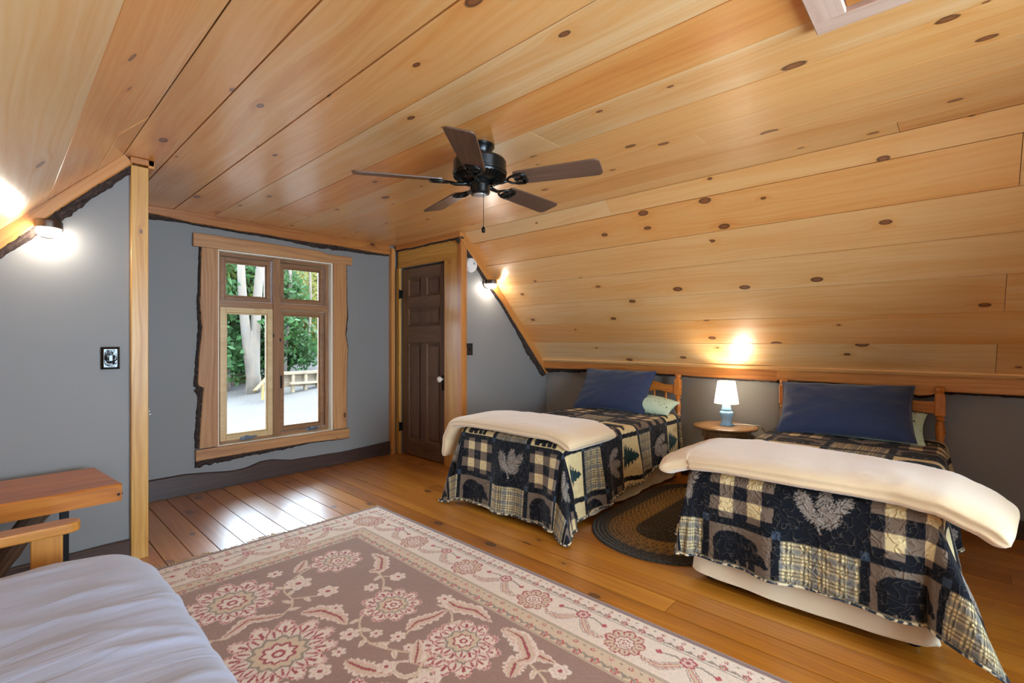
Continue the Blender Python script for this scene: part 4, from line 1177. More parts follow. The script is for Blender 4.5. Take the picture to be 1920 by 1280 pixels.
kb.set(Base_Color=kb.ramp(kb.noise(v_, 46.0, 1.0), [(0.40, lin(40, 46, 56)), (0.48, lin(112, 106, 100)), (0.55, lin(222, 204, 166))], 'CONSTANT'), Roughness=0.85)
M['binding'] = kb.m

# ------------------------------------------------------------------ beds
def make_bed(label, Xf, Yc, W):
    bed = thing('bed', label, 'bed', ((Xf + 4.3) / 2, Yc, 0), group='twin beds')
    xp, hw = 4.240, 0.462
    tp = [(0.022, 0.0), (0.025, 0.02), (0.025, 0.20), (0.020, 0.215), (0.027, 0.235), (0.030, 0.30), (0.019, 0.35), (0.026, 0.37), (0.019, 0.385), (0.026, 0.42), (0.030, 0.47), (0.024, 0.52), (0.017, 0.555), (0.027, 0.57), (0.018, 0.585), (0.025, 0.62), (0.028, 0.66), (0.022, 0.70), (0.017, 0.715), (0.027, 0.73), (0.018, 0.742), (0.024, 0.755)]
    cap = [(0.024, 0.895), (0.018, 0.905), (0.026, 0.915), (0.029, 0.925), (0.027, 0.938), (0.014, 0.945), (0.001, 0.946)]
    for s_ in (-1, 1):
        y = Yc + s_ * hw
        b_ = MB().lathe(tp, 20, (xp, y, 0)).lathe(cap, 20, (xp, y, 0))
        shade_auto(b_.build('headboard_post', M['headboard_wood'], bed, fixn=True), 60)
        MB().box(xp - 0.027, xp + 0.027, y - 0.027, y + 0.027, 0.752, 0.897).build('post_block', M['headboard_wood'], bed, bevel=0.006)
    # scalloped top rail
    nn = 40; top = []; bot = []
    for i in range(nn + 1):
        e = -1 + 2 * i / nn
        ae = abs(e)
        zt_ = 0.842 + 0.048 * (0.5 + 0.5 * math.cos(PI * min(ae / 0.86, 1.0))) + 0.012 * math.exp(-((ae - 0.55) / 0.12) ** 2) + (0.004 if ae > 0.9 else 0)
        zb_ = 0.765 + 0.020 * math.exp(-((ae - 0.62) / 0.16) ** 2) - 0.006 * math.exp(-(ae / 0.3) ** 2)
        top.append((e * (hw - 0.02), zt_)); bot.append((e * (hw - 0.02), zb_))
    MB().prism(bot + top[::-1], lambda a_, b_, k: (a_, b_, -0.010 if k == 0 else 0.010)).build('top_rail', M['headboard_wood'], bed, frame_matrix((xp, Yc, 0), (0, 1, 0), (0, 0, 1), (1, 0, 0)), bevel=0.003, seg=1, fixn=True)
    beam('lower_rail', (xp, Yc - hw + 0.018, 0.50), (xp, Yc + hw - 0.018, 0.50), 0.07, 0.022, (1, 0, 0), M['headboard_wood'], bed)
    for i in range(7):
        y = Yc - hw + (i + 1) * 2 * hw / 8
        sp = [(0.008, 0.532), (0.010, 0.56), (0.014, 0.62), (0.009, 0.655), (0.013, 0.67), (0.009, 0.685), (0.013, 0.72), (0.008, 0.78)]
        MB().lathe(sp, 12, (xp, y, 0)).build('spindle', M['headboard_wood'], bed, smooth=True, fixn=True)
    for s_ in (-1, 1):
        beam('side_rail', (Xf + 0.06, Yc + s_ * (W / 2 - 0.05), 0.24), (xp - 0.028, Yc + s_ * (W / 2 - 0.05), 0.24), 0.05, 0.03, (0, 1, 0), M['black_metal'], bed)
        MB().lathe([(0.022, 0.002), (0.024, 0.02), (0.018, 0.04), (0.018, 0.214)], 14, (Xf + 0.12, Yc + s_ * (W / 2 - 0.08), 0)).build('leg', M['black_metal'], bed, fixn=True)
    MB().box(Xf + 0.03, xp - 0.03, Yc - W / 2 + 0.025, Yc + W / 2 - 0.025, 0.267, 0.40).build('box_spring', M['mattress'], bed, bevel=0.02, seg=2)
    MB().box(Xf + 0.02, xp - 0.03, Yc - W / 2 + 0.02, Yc + W / 2 - 0.02, 0.402, 0.560).build('mattress', M['mattress'], bed, bevel=0.045, seg=4)
    return bed

def make_skirt(label, Xf, Yc, W, hem, seed, bulge):
    """ivory valance on three sides, loose folds, hem lifted where the photo shows it"""
    inset = 0.030
    pts = []
    hx_, fy_ = 4.19, Xf + 0.034
    yl, yr = Yc + W / 2 - inset, Yc - W / 2 + inset
    step = 0.012
    def seg(p, q):
        n_ = max(2, int(math.dist(p, q) / step))
        return [(p[0] + (q[0] - p[0]) * i / n_, p[1] + (q[1] - p[1]) * i / n_) for i in range(n_)]
    cr = 0.05
    path = seg((hx_, yr), (fy_ + cr, yr))
    path += [(fy_ + cr - cr * math.sin(PI / 2 * i / 6), yr + cr - cr * math.cos(PI / 2 * i / 6)) for i in range(6)]
    path += seg((fy_, yr + cr), (fy_, yl - cr))
    path += [(fy_ + cr - cr * math.cos(PI / 2 * i / 6), yl - cr + cr * math.sin(PI / 2 * i / 6)) for i in range(6)]
    path += seg((fy_ + cr, yl), (hx_, yl)) + [(hx_, yl)]
    A = np.array(path)
    T = np.gradient(A, axis=0); T /= np.linalg.norm(T, axis=1)[:, None]
    N = np.stack([-T[:, 1], T[:, 0]], 1)
    ctr = np.array([(hx_ + fy_) / 2, Yc])
    if (N * (A - ctr)).sum(1).mean() < 0: N = -N
    S = np.cumsum(np.r_[0, np.linalg.norm(np.diff(A, axis=0), axis=1)])
    rows = 22
    P = np.zeros((len(A), rows, 3))
    for j in range(rows):
        u_ = j / (rows - 1)
        w_ = u_ ** 1.4
        fold = (0.018 * np.sin(S * 11 + seed + 3 * vnoise(S * 2, S * 0, seed)) + 0.010 * np.sin(S * 31 + seed)) * w_
        foot = np.exp(-((A[:, 0] - fy_) / 0.10) ** 2)
        pos = A + N * (fold * (0.6 - 0.4 * foot) + bulge * w_ * foot)[:, None]
        hz = np.array([hem(x, y) for x, y in A]) + 0.006 * vnoise(S * 6, S * 0 + 2, seed)
        P[:, j, 0], P[:, j, 1] = pos[:, 0], pos[:, 1]
        P[:, j, 2] = 0.40 + (hz - 0.40) * u_
    o = link('bed_skirt', grid_mesh('bed_skirt', P, M['skirt']), None)
    tag(o, label, 'bed skirt', 'ivory bed skirts')
    MB().tube([tuple(P[i, -1]) for i in range(0, len(A), 2)], 0.0035, 6).build('hem', M['skirt'], o, smooth=True)
    return o

def make_pillow(name, label, mat, a, b, T, loc, ex, ey, seed, wr=0.008, group=None):
    n_ = 60
    u_, v_ = np.meshgrid(np.linspace(-1, 1, n_), np.linspace(-1, 1, n_), indexing='ij')
    x = a * u_ * (1 - 0.06 * (1 - v_ ** 2) * np.abs(u_) ** 3); y = b * v_ * (1 - 0.07 * (1 - u_ ** 2) * np.abs(v_) ** 3)
    th = T * ((1 - np.abs(u_) ** 2.2) * (1 - np.abs(v_) ** 2.2)) ** 0.55
    rad = np.hypot(u_, v_)
    wrk = wr * (fnoise(u_ * 3 + seed, v_ * 3 + 2 * seed, seed, 3) - 0.5) * 2 + wr * 0.7 * np.sin(np.arctan2(v_, u_) * 14 + seed) * np.clip(rad - 0.45, 0, 1)
    sc = np.clip(th / (T * 0.4), 0, 1)
    up = np.stack([x, y, th + wrk * sc], -1); dn = np.stack([x, y, -th * 0.8 + wrk * sc * 0.5], -1)
    nv = n_ * n_
    idx = np.arange(nv).reshape(n_, n_)
    q1 = np.stack([idx[:-1, :-1], idx[1:, :-1], idx[1:, 1:], idx[:-1, 1:]], -1).reshape(-1, 4)
    # the two faces share their rim
    rim = np.zeros((n_, n_), bool); rim[0] = rim[-1] = True; rim[:, 0] = rim[:, -1] = True
    id2 = idx + nv; id2[rim] = idx[rim]
    q2 = np.stack([id2[:-1, :-1], id2[:-1, 1:], id2[1:, 1:], id2[1:, :-1]], -1).reshape(-1, 4)
    V = np.concatenate([up.reshape(-1, 3), dn.reshape(-1, 3)])
    keep = np.ones(2 * nv, bool); keep[nv:][rim.reshape(-1)] = False
    mp = np.cumsum(keep) - 1
    F = mp[np.concatenate([q1, q2])]
    ex, ey = Vector(ex).normalized(), Vector(ey)
    ey = (ey - ex * ey.dot(ex)).normalized()
    o = raw(name, V[keep], F, mat, None, frame_matrix(loc, ex, ey, ex.cross(ey)), smooth=True)
    tag(o, label, 'pillow', group)
    seam = [(x[i, 0], y[i, 0], 0) for i in range(n_)] + [(x[-1, j], y[-1, j], 0) for j in range(n_)] + [(x[i, -1], y[i, -1], 0) for i in range(n_ - 1, -1, -1)] + [(x[0, j], y[0, j], 0) for j in range(n_ - 1, -1, -1)]
    MB().tube(seam[::2], 0.003, 5).build('seam', mat, o, o.matrix_basis.copy(), smooth=True)
    return o

def make_fleece(label, pts, hw, ht, seed):
    """a thick folded blanket: rounded slab swept along a path of (x, y, z) centre points"""
    pts = np.array(pts, float)
    d = np.r_[0, np.cumsum(np.linalg.norm(np.diff(pts, axis=0), axis=1))]
    n_ = 150; m_ = 64
    e = np.linspace(0, 1, n_)
    s = (0.5 - 0.5 * np.cos(e * PI)) * 0.35 + e * 0.65
    S = s * d[-1]
    ctr = np.stack([np.interp(S, d, pts[:, i]) for i in range(3)], 1)
    for _ in range(10):
        ctr[1:-1] = 0.25 * ctr[:-2] + 0.5 * ctr[1:-1] + 0.25 * ctr[2:]
    tan = np.gradient(ctr, axis=0); tan /= np.linalg.norm(tan, axis=1)[:, None]
    side = np.array([1.0, 0, 0]); side = side - tan * (tan @ side)[:, None]; side /= np.linalg.norm(side, axis=1)[:, None]
    nrm = np.cross(side, tan); nrm *= np.sign(nrm[:, 2:3] + 1e-9)
    th = np.linspace(0, 2 * PI, m_)
    c, s_ = np.cos(th), np.sin(th)
    px = np.sign(c) * np.abs(c) ** 0.42; pz = np.sign(s_) * np.abs(s_) ** 0.75
    end = np.clip(np.minimum(S, d[-1] - S) / 0.045, 0, 1)
    er = np.sqrt(np.maximum(1 - (1 - end) ** 2, 0.0)) * 0.98 + 0.02
    W_ = hw * (0.93 + 0.07 * er) * (0.95 + 0.10 * vnoise(S * 3.0, S * 0, seed))
    P = ctr[:, None, :] + side[:, None, :] * (px[None, :, None] * W_[:, None, None]) + nrm[:, None, :] * (pz[None, :, None] * (ht * er)[:, None, None])
    nz = fnoise(P[:, :, 0] * 5 + seed, P[:, :, 1] * 5, seed, 3) - 0.5
    groove = -0.010 * np.exp(-((pz[None, :] + 0.05) / 0.22) ** 2) * (np.abs(px[None, :]) > 0.9)
    P = P + nrm[:, None, :] * (nz * 0.022 * np.clip(pz, -0.2, 1)[None, :] * er[:, None])[..., None]
    P = P + side[:, None, :] * (groove * np.sign(px)[None, :] * er[:, None])[..., None]
    P[:, :, 2] += 0.0025 * (vnoise(P[:, :, 0] * 90, P[:, :, 1] * 90 + P[:, :, 2] * 70, seed + 1) - 0.5)
    o = link('fleece_blanket', grid_mesh('fleece_blanket', P, M['fleece']), None)
    tag(o, label, 'blanket', 'cream fleece blankets')
    return o

# bed next to the closet wall
B1 = dict(Xf=2.45, Yc=2.315, W=0.98)
B2 = dict(Xf=2.45, Yc=0.530, W=0.98)
make_bed('maple-post twin bed standing next to the grey closet wall', **B1)
make_bed('maple-post twin bed with the quilt corner trailing to the floor', **B2)
ZQ = 0.588
make_quilt('bear patchwork quilt hanging low on the bed by the closet wall', B1['Xf'] - 0.01, 4.205, B1['Yc'], 1.0, ZQ, 0.515,
           lambda s: np.interp(s, [-0.5, 0, 1.8], [0.50, 0.50, 0.42]), lambda s: np.interp(s, [-0.5, 0, 0.5, 1.1, 1.85], [0.50, 0.50, 0.45, 0.38, 0.28]), 0.045, 1, k1=0.26, softL=0.5, softR=0.6)
make_quilt('bear patchwork quilt with one plaid corner trailing to the floor', B2['Xf'] - 0.01, 4.205, B2['Yc'], 1.0, ZQ, 0.405,
           lambda s: np.interp(s, [-0.4, 0, 1.8], [0.34, 0.34, 0.36]), lambda s: np.interp(s, [-0.4, 0, 0.4, 1.8], [0.46, 0.43, 0.36, 0.34]), 0.10, 2, k1=0.50, k1L=0.16, softL=0.1, softR=0.62)
make_skirt('ivory bed skirt hanging to the floor beside the braided rug', B1['Xf'], B1['Yc'], B1['W'], lambda x, y: 0.035 + 0.02 * (x < 2.6), 4, 0.012)
make_skirt('ivory bed skirt bellying out under the shorter quilt end', B2['Xf'], B2['Yc'], B2['W'], lambda x, y: 0.045 + (0.02 * abs((y - 0.5) / 0.5) ** 2 if x < 2.52 else 0.0), 7, 0.03)

make_pillow('pillow', 'navy blue pillow propped on the bed by the closet wall', M['navy'], 0.375, 0.235, 0.085, (4.065, 2.42, 0.775), (0.06, -1, 0.0), (0.62, 0.05, 0.80), 3, group='navy pillows')
make_pillow('pillow', 'navy blue pillow propped on the bed with the trailing quilt corner', M['navy'], 0.395, 0.225, 0.085, (4.03, 0.575, 0.768), (0.05, -1, 0.02), (0.66, 0.0, 0.76), 6, group='navy pillows')
make_pillow('pillow', 'mint green leaf-print pillow lying behind a navy pillow, closet-wall bed', M['mint'], 0.30, 0.125, 0.085, (4.085, 2.12, 0.658), (0.0, -1, -0.04), (0.93, 0, 0.36), 8, 0.005)
make_pillow('pillow', 'mint green leaf-print pillow mostly hidden, on the bed with trailing quilt', M['mint'], 0.36, 0.16, 0.06, (4.06, 0.49, 0.68), (0.0, -1, 0.0), (0.80, 0, 0.50), 9, 0.005)

make_fleece('folded cream fleece across the foot of the closet-wall bed', [(2.72, 2.99, 0.36), (2.70, 2.95, 0.50), (2.68, 2.86, 0.612), (2.68, 2.72, 0.632), (2.70, 2.3, 0.634), (2.72, 1.95, 0.630), (2.72, 1.85, 0.612), (2.72, 1.76, 0.565)], 0.30, 0.046, 21)
make_fleece('folded cream fleece sticking out past both sides of the quilt-corner bed', [(2.66, 1.20, 0.545), (2.68, 1.12, 0.585), (2.70, 1.02, 0.622), (2.70, 0.85, 0.636), (2.70, 0.5, 0.636), (2.69, 0.15, 0.636), (2.67, 0.02, 0.622), (2.65, -0.10, 0.575), (2.64, -0.17, 0.525)], 0.31, 0.050, 23)

# ------------------------------------------------------------------ braided oval rug
def braided():
    a0_, b0_ = Vector((2.97, 1.385)), Vector((3.72, 1.385))
    half = (b0_.x - a0_.x)
    def ring(R, ns):
        """points round a stadium at distance R, by arc fraction"""
        per = 2 * half + 2 * PI * R
        s = np.linspace(0, per, ns)
        P = np.zeros((ns, 2))
        m1 = s < half; P[m1] = np.stack([a0_.x + s[m1], np.full(m1.sum(), a0_.y - R)], 1)
        m2 = (s >= half) & (s < half + PI * R); q = (s[m2] - half) / max(R, 1e-6) - PI / 2
        P[m2] = np.stack([b0_.x + R * np.cos(q), b0_.y + R * np.sin(q)], 1)
        m3 = (s >= half + PI * R) & (s < 2 * half + PI * R); P[m3] = np.stack([b0_.x - (s[m3] - half - PI * R), np.full(m3.sum(), a0_.y + R)], 1)
        m4 = s >= 2 * half + PI * R; q = (s[m4] - 2 * half - PI * R) / max(R, 1e-6) + PI / 2
        P[m4] = np.stack([a0_.x + R * np.cos(q), a0_.y + R * np.sin(q)], 1)
        return P, s
    root = thing('braided_rug', 'oval braided rug in charcoal and tan between the beds', 'rug', (3.345, 1.385, 0.0))
    bw = 0.0262; nb = 18; ns = 620; sub = 5
    BK, TN, CH = L3(46, 42, 36), L3(168, 132, 74), L3(70, 62, 50)
    def zone(i): return 'C' if i < 7 else ('T' if i < 13 else 'O')
    for zn, nm in (('C', 'centre_braids'), ('T', 'tan_braids'), ('O', 'outer_braids')):
        P = []; Cc = []
        for i in range(nb):
            if zone(i) != zn: continue
            for j in range(sub + 1):
                f = j / sub
                R = (i + f) * bw + 0.001
                pp, s = ring(R, ns)
                ph = s / 0.030 * 2 * PI * 0.5
                hgt = 0.0135 * (1 - (2 * f - 1) ** 4) * (0.82 + 0.18 * np.abs(np.sin(ph + 2.4 * (f - 0.5) * (1 if i % 2 else -1) + i)))
                P.append(np.concatenate([pp, (hgt + 0.001)[:, None]], 1))
                strand = np.sin(ph + 2.6 * (f - 0.5) * (1 if i % 2 else -1) + i * 1.3)
                if zn == 'O':
                    c = np.where((strand > 0.45)[:, None], CH * 1.35, BK)
                    if i == 13: c = np.where((strand > 0.1)[:, None], TN, BK)
                elif zn == 'T':
                    c = np.where((strand > 0.72)[:, None], CH, TN) if i < 11 else np.where((strand > 0.25)[:, None], BK, TN)
                else:
                    c = np.where((strand > 0.5)[:, None], CH * 1.5, BK)
                Cc.append(c)
        link(nm, grid_mesh(nm, np.array(P), M['braid'], np.array(Cc)), None, root)
    return root
braided()

# ------------------------------------------------------------------ the big floral rug
def floral():
    x0, x1, y0, y1 = -0.44, 1.963, 0.12, 3.178
    step = 0.0046
    n = int((x1 - x0) / step); m = int((y1 - y0) / step)
    gx = np.linspace(x0, x1, n); gy = np.linspace(y0, y1, m)
    X, Y = np.meshgrid(gx, gy, indexing='ij')
    img = np.zeros((n, m, 3))
    BR, BR2 = L3(156, 115, 93), L3(138, 102, 88)
    CRM, TAN, RED, OLV, PINK = L3(232, 208, 184), L3(214, 182, 146), L3(164, 52, 50), L3(150, 128, 104), L3(222, 176, 158)
    img[:] = BR
    D = np.minimum(np.minimum(X - x0, x1 - X), np.minimum(Y - y0, y1 - Y))   # distance from the edge
    nb = fnoise(X * 8, Y * 8, 7)
    img *= (0.92 + 0.16 * nb)[..., None]
    img[D < 0.415] = TAN
    img[(D > 0.31) & (D < 0.315)] = OLV; img[(D > 0.36) & (D < 0.364)] = OLV; img[(D > 0.405) & (D < 0.409)] = OLV
    img[D < 0.305] = CRM
    img[(D > 0.108) & (D < 0.112)] = OLV; img[(D > 0.300) & (D < 0.305)] = OLV
    img[(D > 0.070) & (D < 0.073)] = OLV * 1.1
    img[D < 0.032] = BR2
    def box(xa, xb, ya, yb):
        i0, i1 = max(0, int((xa - x0) / step) - 1), min(n, int((xb - x0) / step) + 2)
        j0, j1 = max(0, int((ya - y0) / step) - 1), min(m, int((yb - y0) / step) + 2)
        return slice(i0, i1), slice(j0, j1)
    def blot(cx, cy, r, c, jag=0.0, k=6):
        sx, sy = box(cx - r * 1.4, cx + r * 1.4, cy - r * 1.4, cy + r * 1.4)
        if sx.start >= sx.stop or sy.start >= sy.stop: return
        dx, dy = X[sx, sy] - cx, Y[sx, sy] - cy
        rr = np.hypot(dx, dy); th = np.arctan2(dy, dx)
        q = rr < r * (1 - jag + jag * np.abs(np.cos(th * k / 2)))
        img[sx, sy][q] = c
    def palmette(cx, cy, R, npet, seed, dirn=0.0, field=True):
        sx, sy = box(cx - R * 1.25, cx + R * 1.25, cy - R * 1.25, cy + R * 1.25)
        if sx.start >= sx.stop or sy.start >= sy.stop: return
        dx, dy = X[sx, sy] - cx, Y[sx, sy] - cy
        th = np.arctan2(dy, dx) - dirn; rr = np.hypot(dx, dy) / R
        rr = rr * (1 - 0.10 * np.cos(th))
        im = img[sx, sy]
        pet = np.abs(((th / (2 * PI) * npet + seed) % 1.0) - 0.5) * 2           # 0 at petal middle, 1 between
        jag = 0.07 * np.abs(np.sin(th * npet * 3.1 + seed))
        edge = 1.06 - (0.30 if field else 0.20) * pet ** 2 - jag * 0.8
        outer = rr < edge
        im[outer] = CRM if field else TAN
        im[outer & (rr > edge - 0.07)] = PINK if field else RED * 1.2
        ln = np.abs(rr - (edge - 0.07)) < (0.022 if field else 0.05)
        im[outer & ln & (np.sin(th * npet * 1.0 + seed * 3) > -0.4)] = RED * 1.15
        im[outer & (pet > 0.88) & (rr > 0.55)] = RED if not field else OLV
        im[outer & (pet < 0.16) & (rr > 0.62) & (rr < 0.82)] = RED
        if field:
            pb = np.abs(((th / (2 * PI) * npet + seed + 0.5) % 1.0) - 0.5) * 2
            e2 = 0.80 - 0.26 * pb ** 2
            lay = rr < e2
            im[lay] = CRM * 0.96
            im[lay & (np.abs(rr - e2 + 0.03) < 0.028)] = RED * 1.2
            im[lay & (pb < 0.22) & (rr > 0.60)] = PINK
            im[lay & (pb < 0.12) & (rr > 0.50) & (rr < 0.72)] = RED
        mid = rr < 0.56 - 0.10 * pet
        im[mid] = TAN if field else CRM
        im[mid & (rr > 0.49 - 0.10 * pet)] = OLV if field else RED
        pet2 = np.abs(((th / (2 * PI) * (npet // 2 + 3) + 0.3 * seed) % 1.0) - 0.5) * 2
        inn = rr < 0.34 - 0.08 * pet2
        im[inn] = CRM
        im[inn & (rr > 0.28 - 0.08 * pet2)] = RED
        im[rr < 0.12] = RED * 1.1; im[rr < 0.06] = CRM
        img[sx, sy] = im
    def bez(p, k=60):
        p = np.array(p, float)
        d = np.r_[0, np.cumsum(np.linalg.norm(np.diff(p, axis=0), axis=1))]
        t = np.linspace(0, d[-1], k)
        q = np.stack([np.interp(t, d, p[:, 0]), np.interp(t, d, p[:, 1])], 1)
        for _ in range(6): q[1:-1] = 0.25 * q[:-2] + 0.5 * q[1:-1] + 0.25 * q[2:]
        return q
    def stroke(p, wfn, cols, serr=0.0, seed=0):
        """cols: [(fraction of half width, colour)] from the outside in"""
        q = bez(p); wmax = 0.07
        sx, sy = box(q[:, 0].min() - wmax, q[:, 0].max() + wmax, q[:, 1].min() - wmax, q[:, 1].max() + wmax)
        if sx.start >= sx.stop or sy.start >= sy.stop: return
        xs, ys = X[sx, sy], Y[sx, sy]
        best = np.full(xs.shape, 9.0); ti = np.zeros(xs.shape)
        for i in range(len(q)):
            d = np.hypot(xs - q[i, 0], ys - q[i, 1])
            b = d < best
            best[b] = d[b]; ti[b] = i / (len(q) - 1)
        w_ = np.interp(ti, np.linspace(0, 1, 21), [wfn(k / 20) for k in range(21)])
        if serr > 0: w_ = w_ * (1 - serr + serr * np.abs(np.sin(ti * 26 + seed)))
        im = img[sx, sy]
        for f, c in cols: im[best < w_ * f] = c
        img[sx, sy] = im
    leafw = lambda w_: (lambda t: w_ * (math.sin(PI * min(1, max(0, t)) ** 0.8) ** 0.7 + 0.02))
    leafc = [(1.0, CRM), (0.72, PINK), (0.50, TAN), (0.16, RED)]
    # vines first, then leaves, then flowers; the field repeats as a mirror image about its middle line
    cxm = (x0 + x1) / 2
    def both(fn, pts, *a, **k):
        fn(pts, *a, **k)
        fn([(2 * cxm - x, y) for x, y in pts], *a, **k)
    thin = lambda t: 0.0055
    for sh in (0.0, -1.06):
        S = lambda L_: [(x, y + sh) for x, y in L_]
        for vn in ([(0.886, 2.231), (0.942, 2.264), (0.97, 2.331), (0.967, 2.417), (0.998, 2.493), (1.057, 2.522)], [(1.13, 1.967), (1.084, 1.913), (1.049, 1.838), (1.042, 1.754), (1.065, 1.686), (1.102, 1.611), (1.161, 1.547)],
                   [(1.042, 1.754), (1.104, 1.702), (1.167, 1.694), (1.255, 1.728)], [(1.398, 2.274), (1.366, 2.163), (1.286, 2.05)], [(1.25, 2.60), (1.12, 2.56), (1.057, 2.522)], [(0.97, 2.331), (1.06, 2.27), (1.12, 2.273)], [(1.39, 2.2), (1.44, 2.14)], [(1.161, 1.547), (1.25, 1.47)], [(1.30, 1.55), (1.40, 1.66), (1.465, 1.80)]):
            both(stroke, S(vn), thin, [(1.0, TAN)])
            for i_ in range(len(vn) - 1):
                (xa_, ya_), (xb_, yb2) = vn[i_], vn[i_ + 1]
                tx, ty = (xb_ - xa_), (yb2 - ya_)
                ln_ = math.hypot(tx, ty) + 1e-6
                sd = 1 if i_ % 2 else -1
                ox, oy = (-ty / ln_ * sd + tx / ln_ * 0.8) * 0.045, (tx / ln_ * sd + ty / ln_ * 0.8) * 0.045
                mx2, my2 = (xa_ + xb_) / 2, (ya_ + yb2) / 2
                both(stroke, S([(mx2, my2), (mx2 + ox * 0.5, my2 + oy * 0.5), (mx2 + ox, my2 + oy)]), leafw(0.012), [(1.0, CRM), (0.4, TAN)])
        for lf, w_ in (([(0.942, 2.18), (1.02, 2.132), (1.05, 2.028), (1.041, 1.943)], 0.042), ([(1.195, 1.711), (1.262, 1.738), (1.33, 1.715), (1.417, 1.712)], 0.034), ([(1.465, 1.815), (1.461, 1.699), (1.499, 1.612), (1.483, 1.491)], 0.040),
                       ([(1.481, 1.432), (1.485, 1.342), (1.444, 1.244), (1.463, 1.117)], 0.042), ([(1.285, 1.198), (1.359, 1.238), (1.4, 1.226), (1.426, 1.181)], 0.038), ([(0.631, 2.222), (0.695, 2.252), (0.759, 2.298), (0.891, 2.226)], 0.026),
                       ([(1.09, 2.575), (1.143, 2.628), (1.193, 2.69)], 0.026), ([(1.36, 2.304), (1.419, 2.277), (1.495, 2.384), (1.49, 2.491)], 0.036), ([(0.922, 1.732), (0.944, 1.643), (0.975, 1.585), (1.005, 1.528)], 0.036)):
            both(stroke, S(lf), leafw(w_ * 1.25), leafc, 0.30, w_ * 100)
        both(stroke, S([(1.087, 1.547), (1.052, 1.578), (1.015, 1.554), (1.019, 1.489), (1.08, 1.459), (1.114, 1.447)]), lambda t: 0.006 + 0.010 * t, [(1.0, CRM), (0.4, TAN)], 0.2)
        for fx_, fy_, r in ((1.073, 2.103, 0.035), (1.017, 1.872, 0.045), (1.12, 2.273, 0.055), (1.285, 2.148, 0.04), (1.438, 2.144, 0.045), (1.053, 2.456, 0.07), (1.01, 2.644, 0.04), (1.466, 1.794, 0.042), (1.146, 1.709, 0.035), (1.096, 1.795, 0.03), (0.93, 1.797, 0.03), (0.828, 1.744, 0.045), (1.136, 1.617, 0.026)):
            for mx_ in (fx_, 2 * cxm - fx_):
                blot(mx_, fy_ + sh, r, CRM, 0.35, 6); blot(mx_, fy_ + sh, r * 0.62, PINK, 0.3, 6); blot(mx_, fy_ + sh, r * 0.5, CRM, 0.3, 6); blot(mx_, fy_ + sh, r * 0.22, RED)
        for px_, py_, r, k in ((1.315, 2.545, 0.140, 9), (1.272, 1.93, 0.140, 9), (1.275, 1.45, 0.170, 10)):
            for mx_ in (px_, 2 * cxm - px_): palmette(mx_, py_ + sh, r, k, 1.3 + px_, 2.2)
        palmette(cxm, 2.50 + sh, 0.195, 11, 2.1, 1.2); palmette(cxm, 1.96 + sh, 0.215, 12, 3.4, 1.0)
    # border flowers on the main band, and tiny rosettes on the guard bands
    def along(side):
        if side == 'R': return lambda a, d: (x1 - d, a)
        if side == 'L': return lambda a, d: (x0 + d, a)
        if side == 'T': return lambda a, d: (a, y1 - d)
        return lambda a, d: (a, y0 + d)
    for side, lo, hi in (('R', y0, y1), ('L', y0, y1), ('T', x0, x1), ('B', x0, x1)):
        fn = along(side)
        ref = 0.99 if side in 'RL' else cxm
        ks = [ref + 0.482 * k for k in range(-6, 8)]
        for a in ks:
            if lo + 0.18 < a < hi - 0.18:
                palmette(*fn(a, 0.215), 0.085, 9, a * 3, 0.5, False)
            b = a + 0.241
            if lo + 0.30 < b < hi - 0.30:
                for sg in (-1, 1):
                    stroke([fn(b, 0.165), fn(b + 0.03 * sg, 0.20), fn(b + 0.075 * sg, 0.245), fn(b + 0.14 * sg, 0.25), fn(b + 0.16 * sg, 0.225)], leafw(0.022), [(1.0, OLV), (0.8, CRM), (0.55, RED * 1.3), (0.36, TAN)], 0.2)
                    stroke([fn(b, 0.165), fn(b + 0.05 * sg, 0.15), fn(b + 0.11 * sg, 0.165)], thin, [(0.8, OLV)])
                    blot(*fn(b + 0.115 * sg, 0.165), 0.014, RED * 1.3, 0.3, 4)
                blot(*fn(b, 0.155), 0.034, RED * 1.2, 0.3, 6); blot(*fn(b, 0.155), 0.025, PINK, 0.3, 6); blot(*fn(b, 0.155), 0.009, RED)
        t = lo + 0.06; q = 0
        while t < hi - 0.06:
            for d, r in ((0.053, 0.010), (0.090, 0.017), (0.335, 0.012), (0.385, 0.019)):
                if min(t - lo, hi - t) > d:
                    big = (q + int(d * 100)) % 2 == 0
                    c1_, c2_ = (RED * 1.25, TAN) if big else (OLV, CRM)
                    rr_ = r if big else r * 0.6
                    blot(*fn(t, d), rr_, c1_, 0.35, 5)
                    if big: blot(*fn(t, d), rr_ * 0.55, c2_, 0.3, 5)
            if min(t - lo, hi - t) > 0.4:
                stroke([fn(t, 0.09), fn(t + 0.02, 0.098), fn(t + 0.042, 0.086)], lambda t_: 0.004, [(1.0, OLV)])
                stroke([fn(t, 0.385), fn(t + 0.02, 0.375), fn(t + 0.042, 0.392)], lambda t_: 0.005, [(1.0, OLV)])
            t += 0.042; q += 1
    # the field ends at the inner guard line
    wv = 0.9 + 0.2 * vnoise(X * 220, Y * 220, 9)
    img *= wv[..., None]
    Z = 0.0115 + 0.0012 * (vnoise(X * 160, Y * 160, 4) - 0.5) + 0.0015 * (fnoise(X * 2, Y * 2, 5) - 0.5)
    Z[0, :] = Z[-1, :] = 0.001; Z[:, 0] = Z[:, -1] = 0.001
    o = link('floral_rug', grid_mesh('floral_rug', np.stack([X, Y, Z], -1), M['rug'], img), None)
    tag(o, 'large brown floral wool rug with cream borders on the plank floor', 'rug')
    fr = MB()
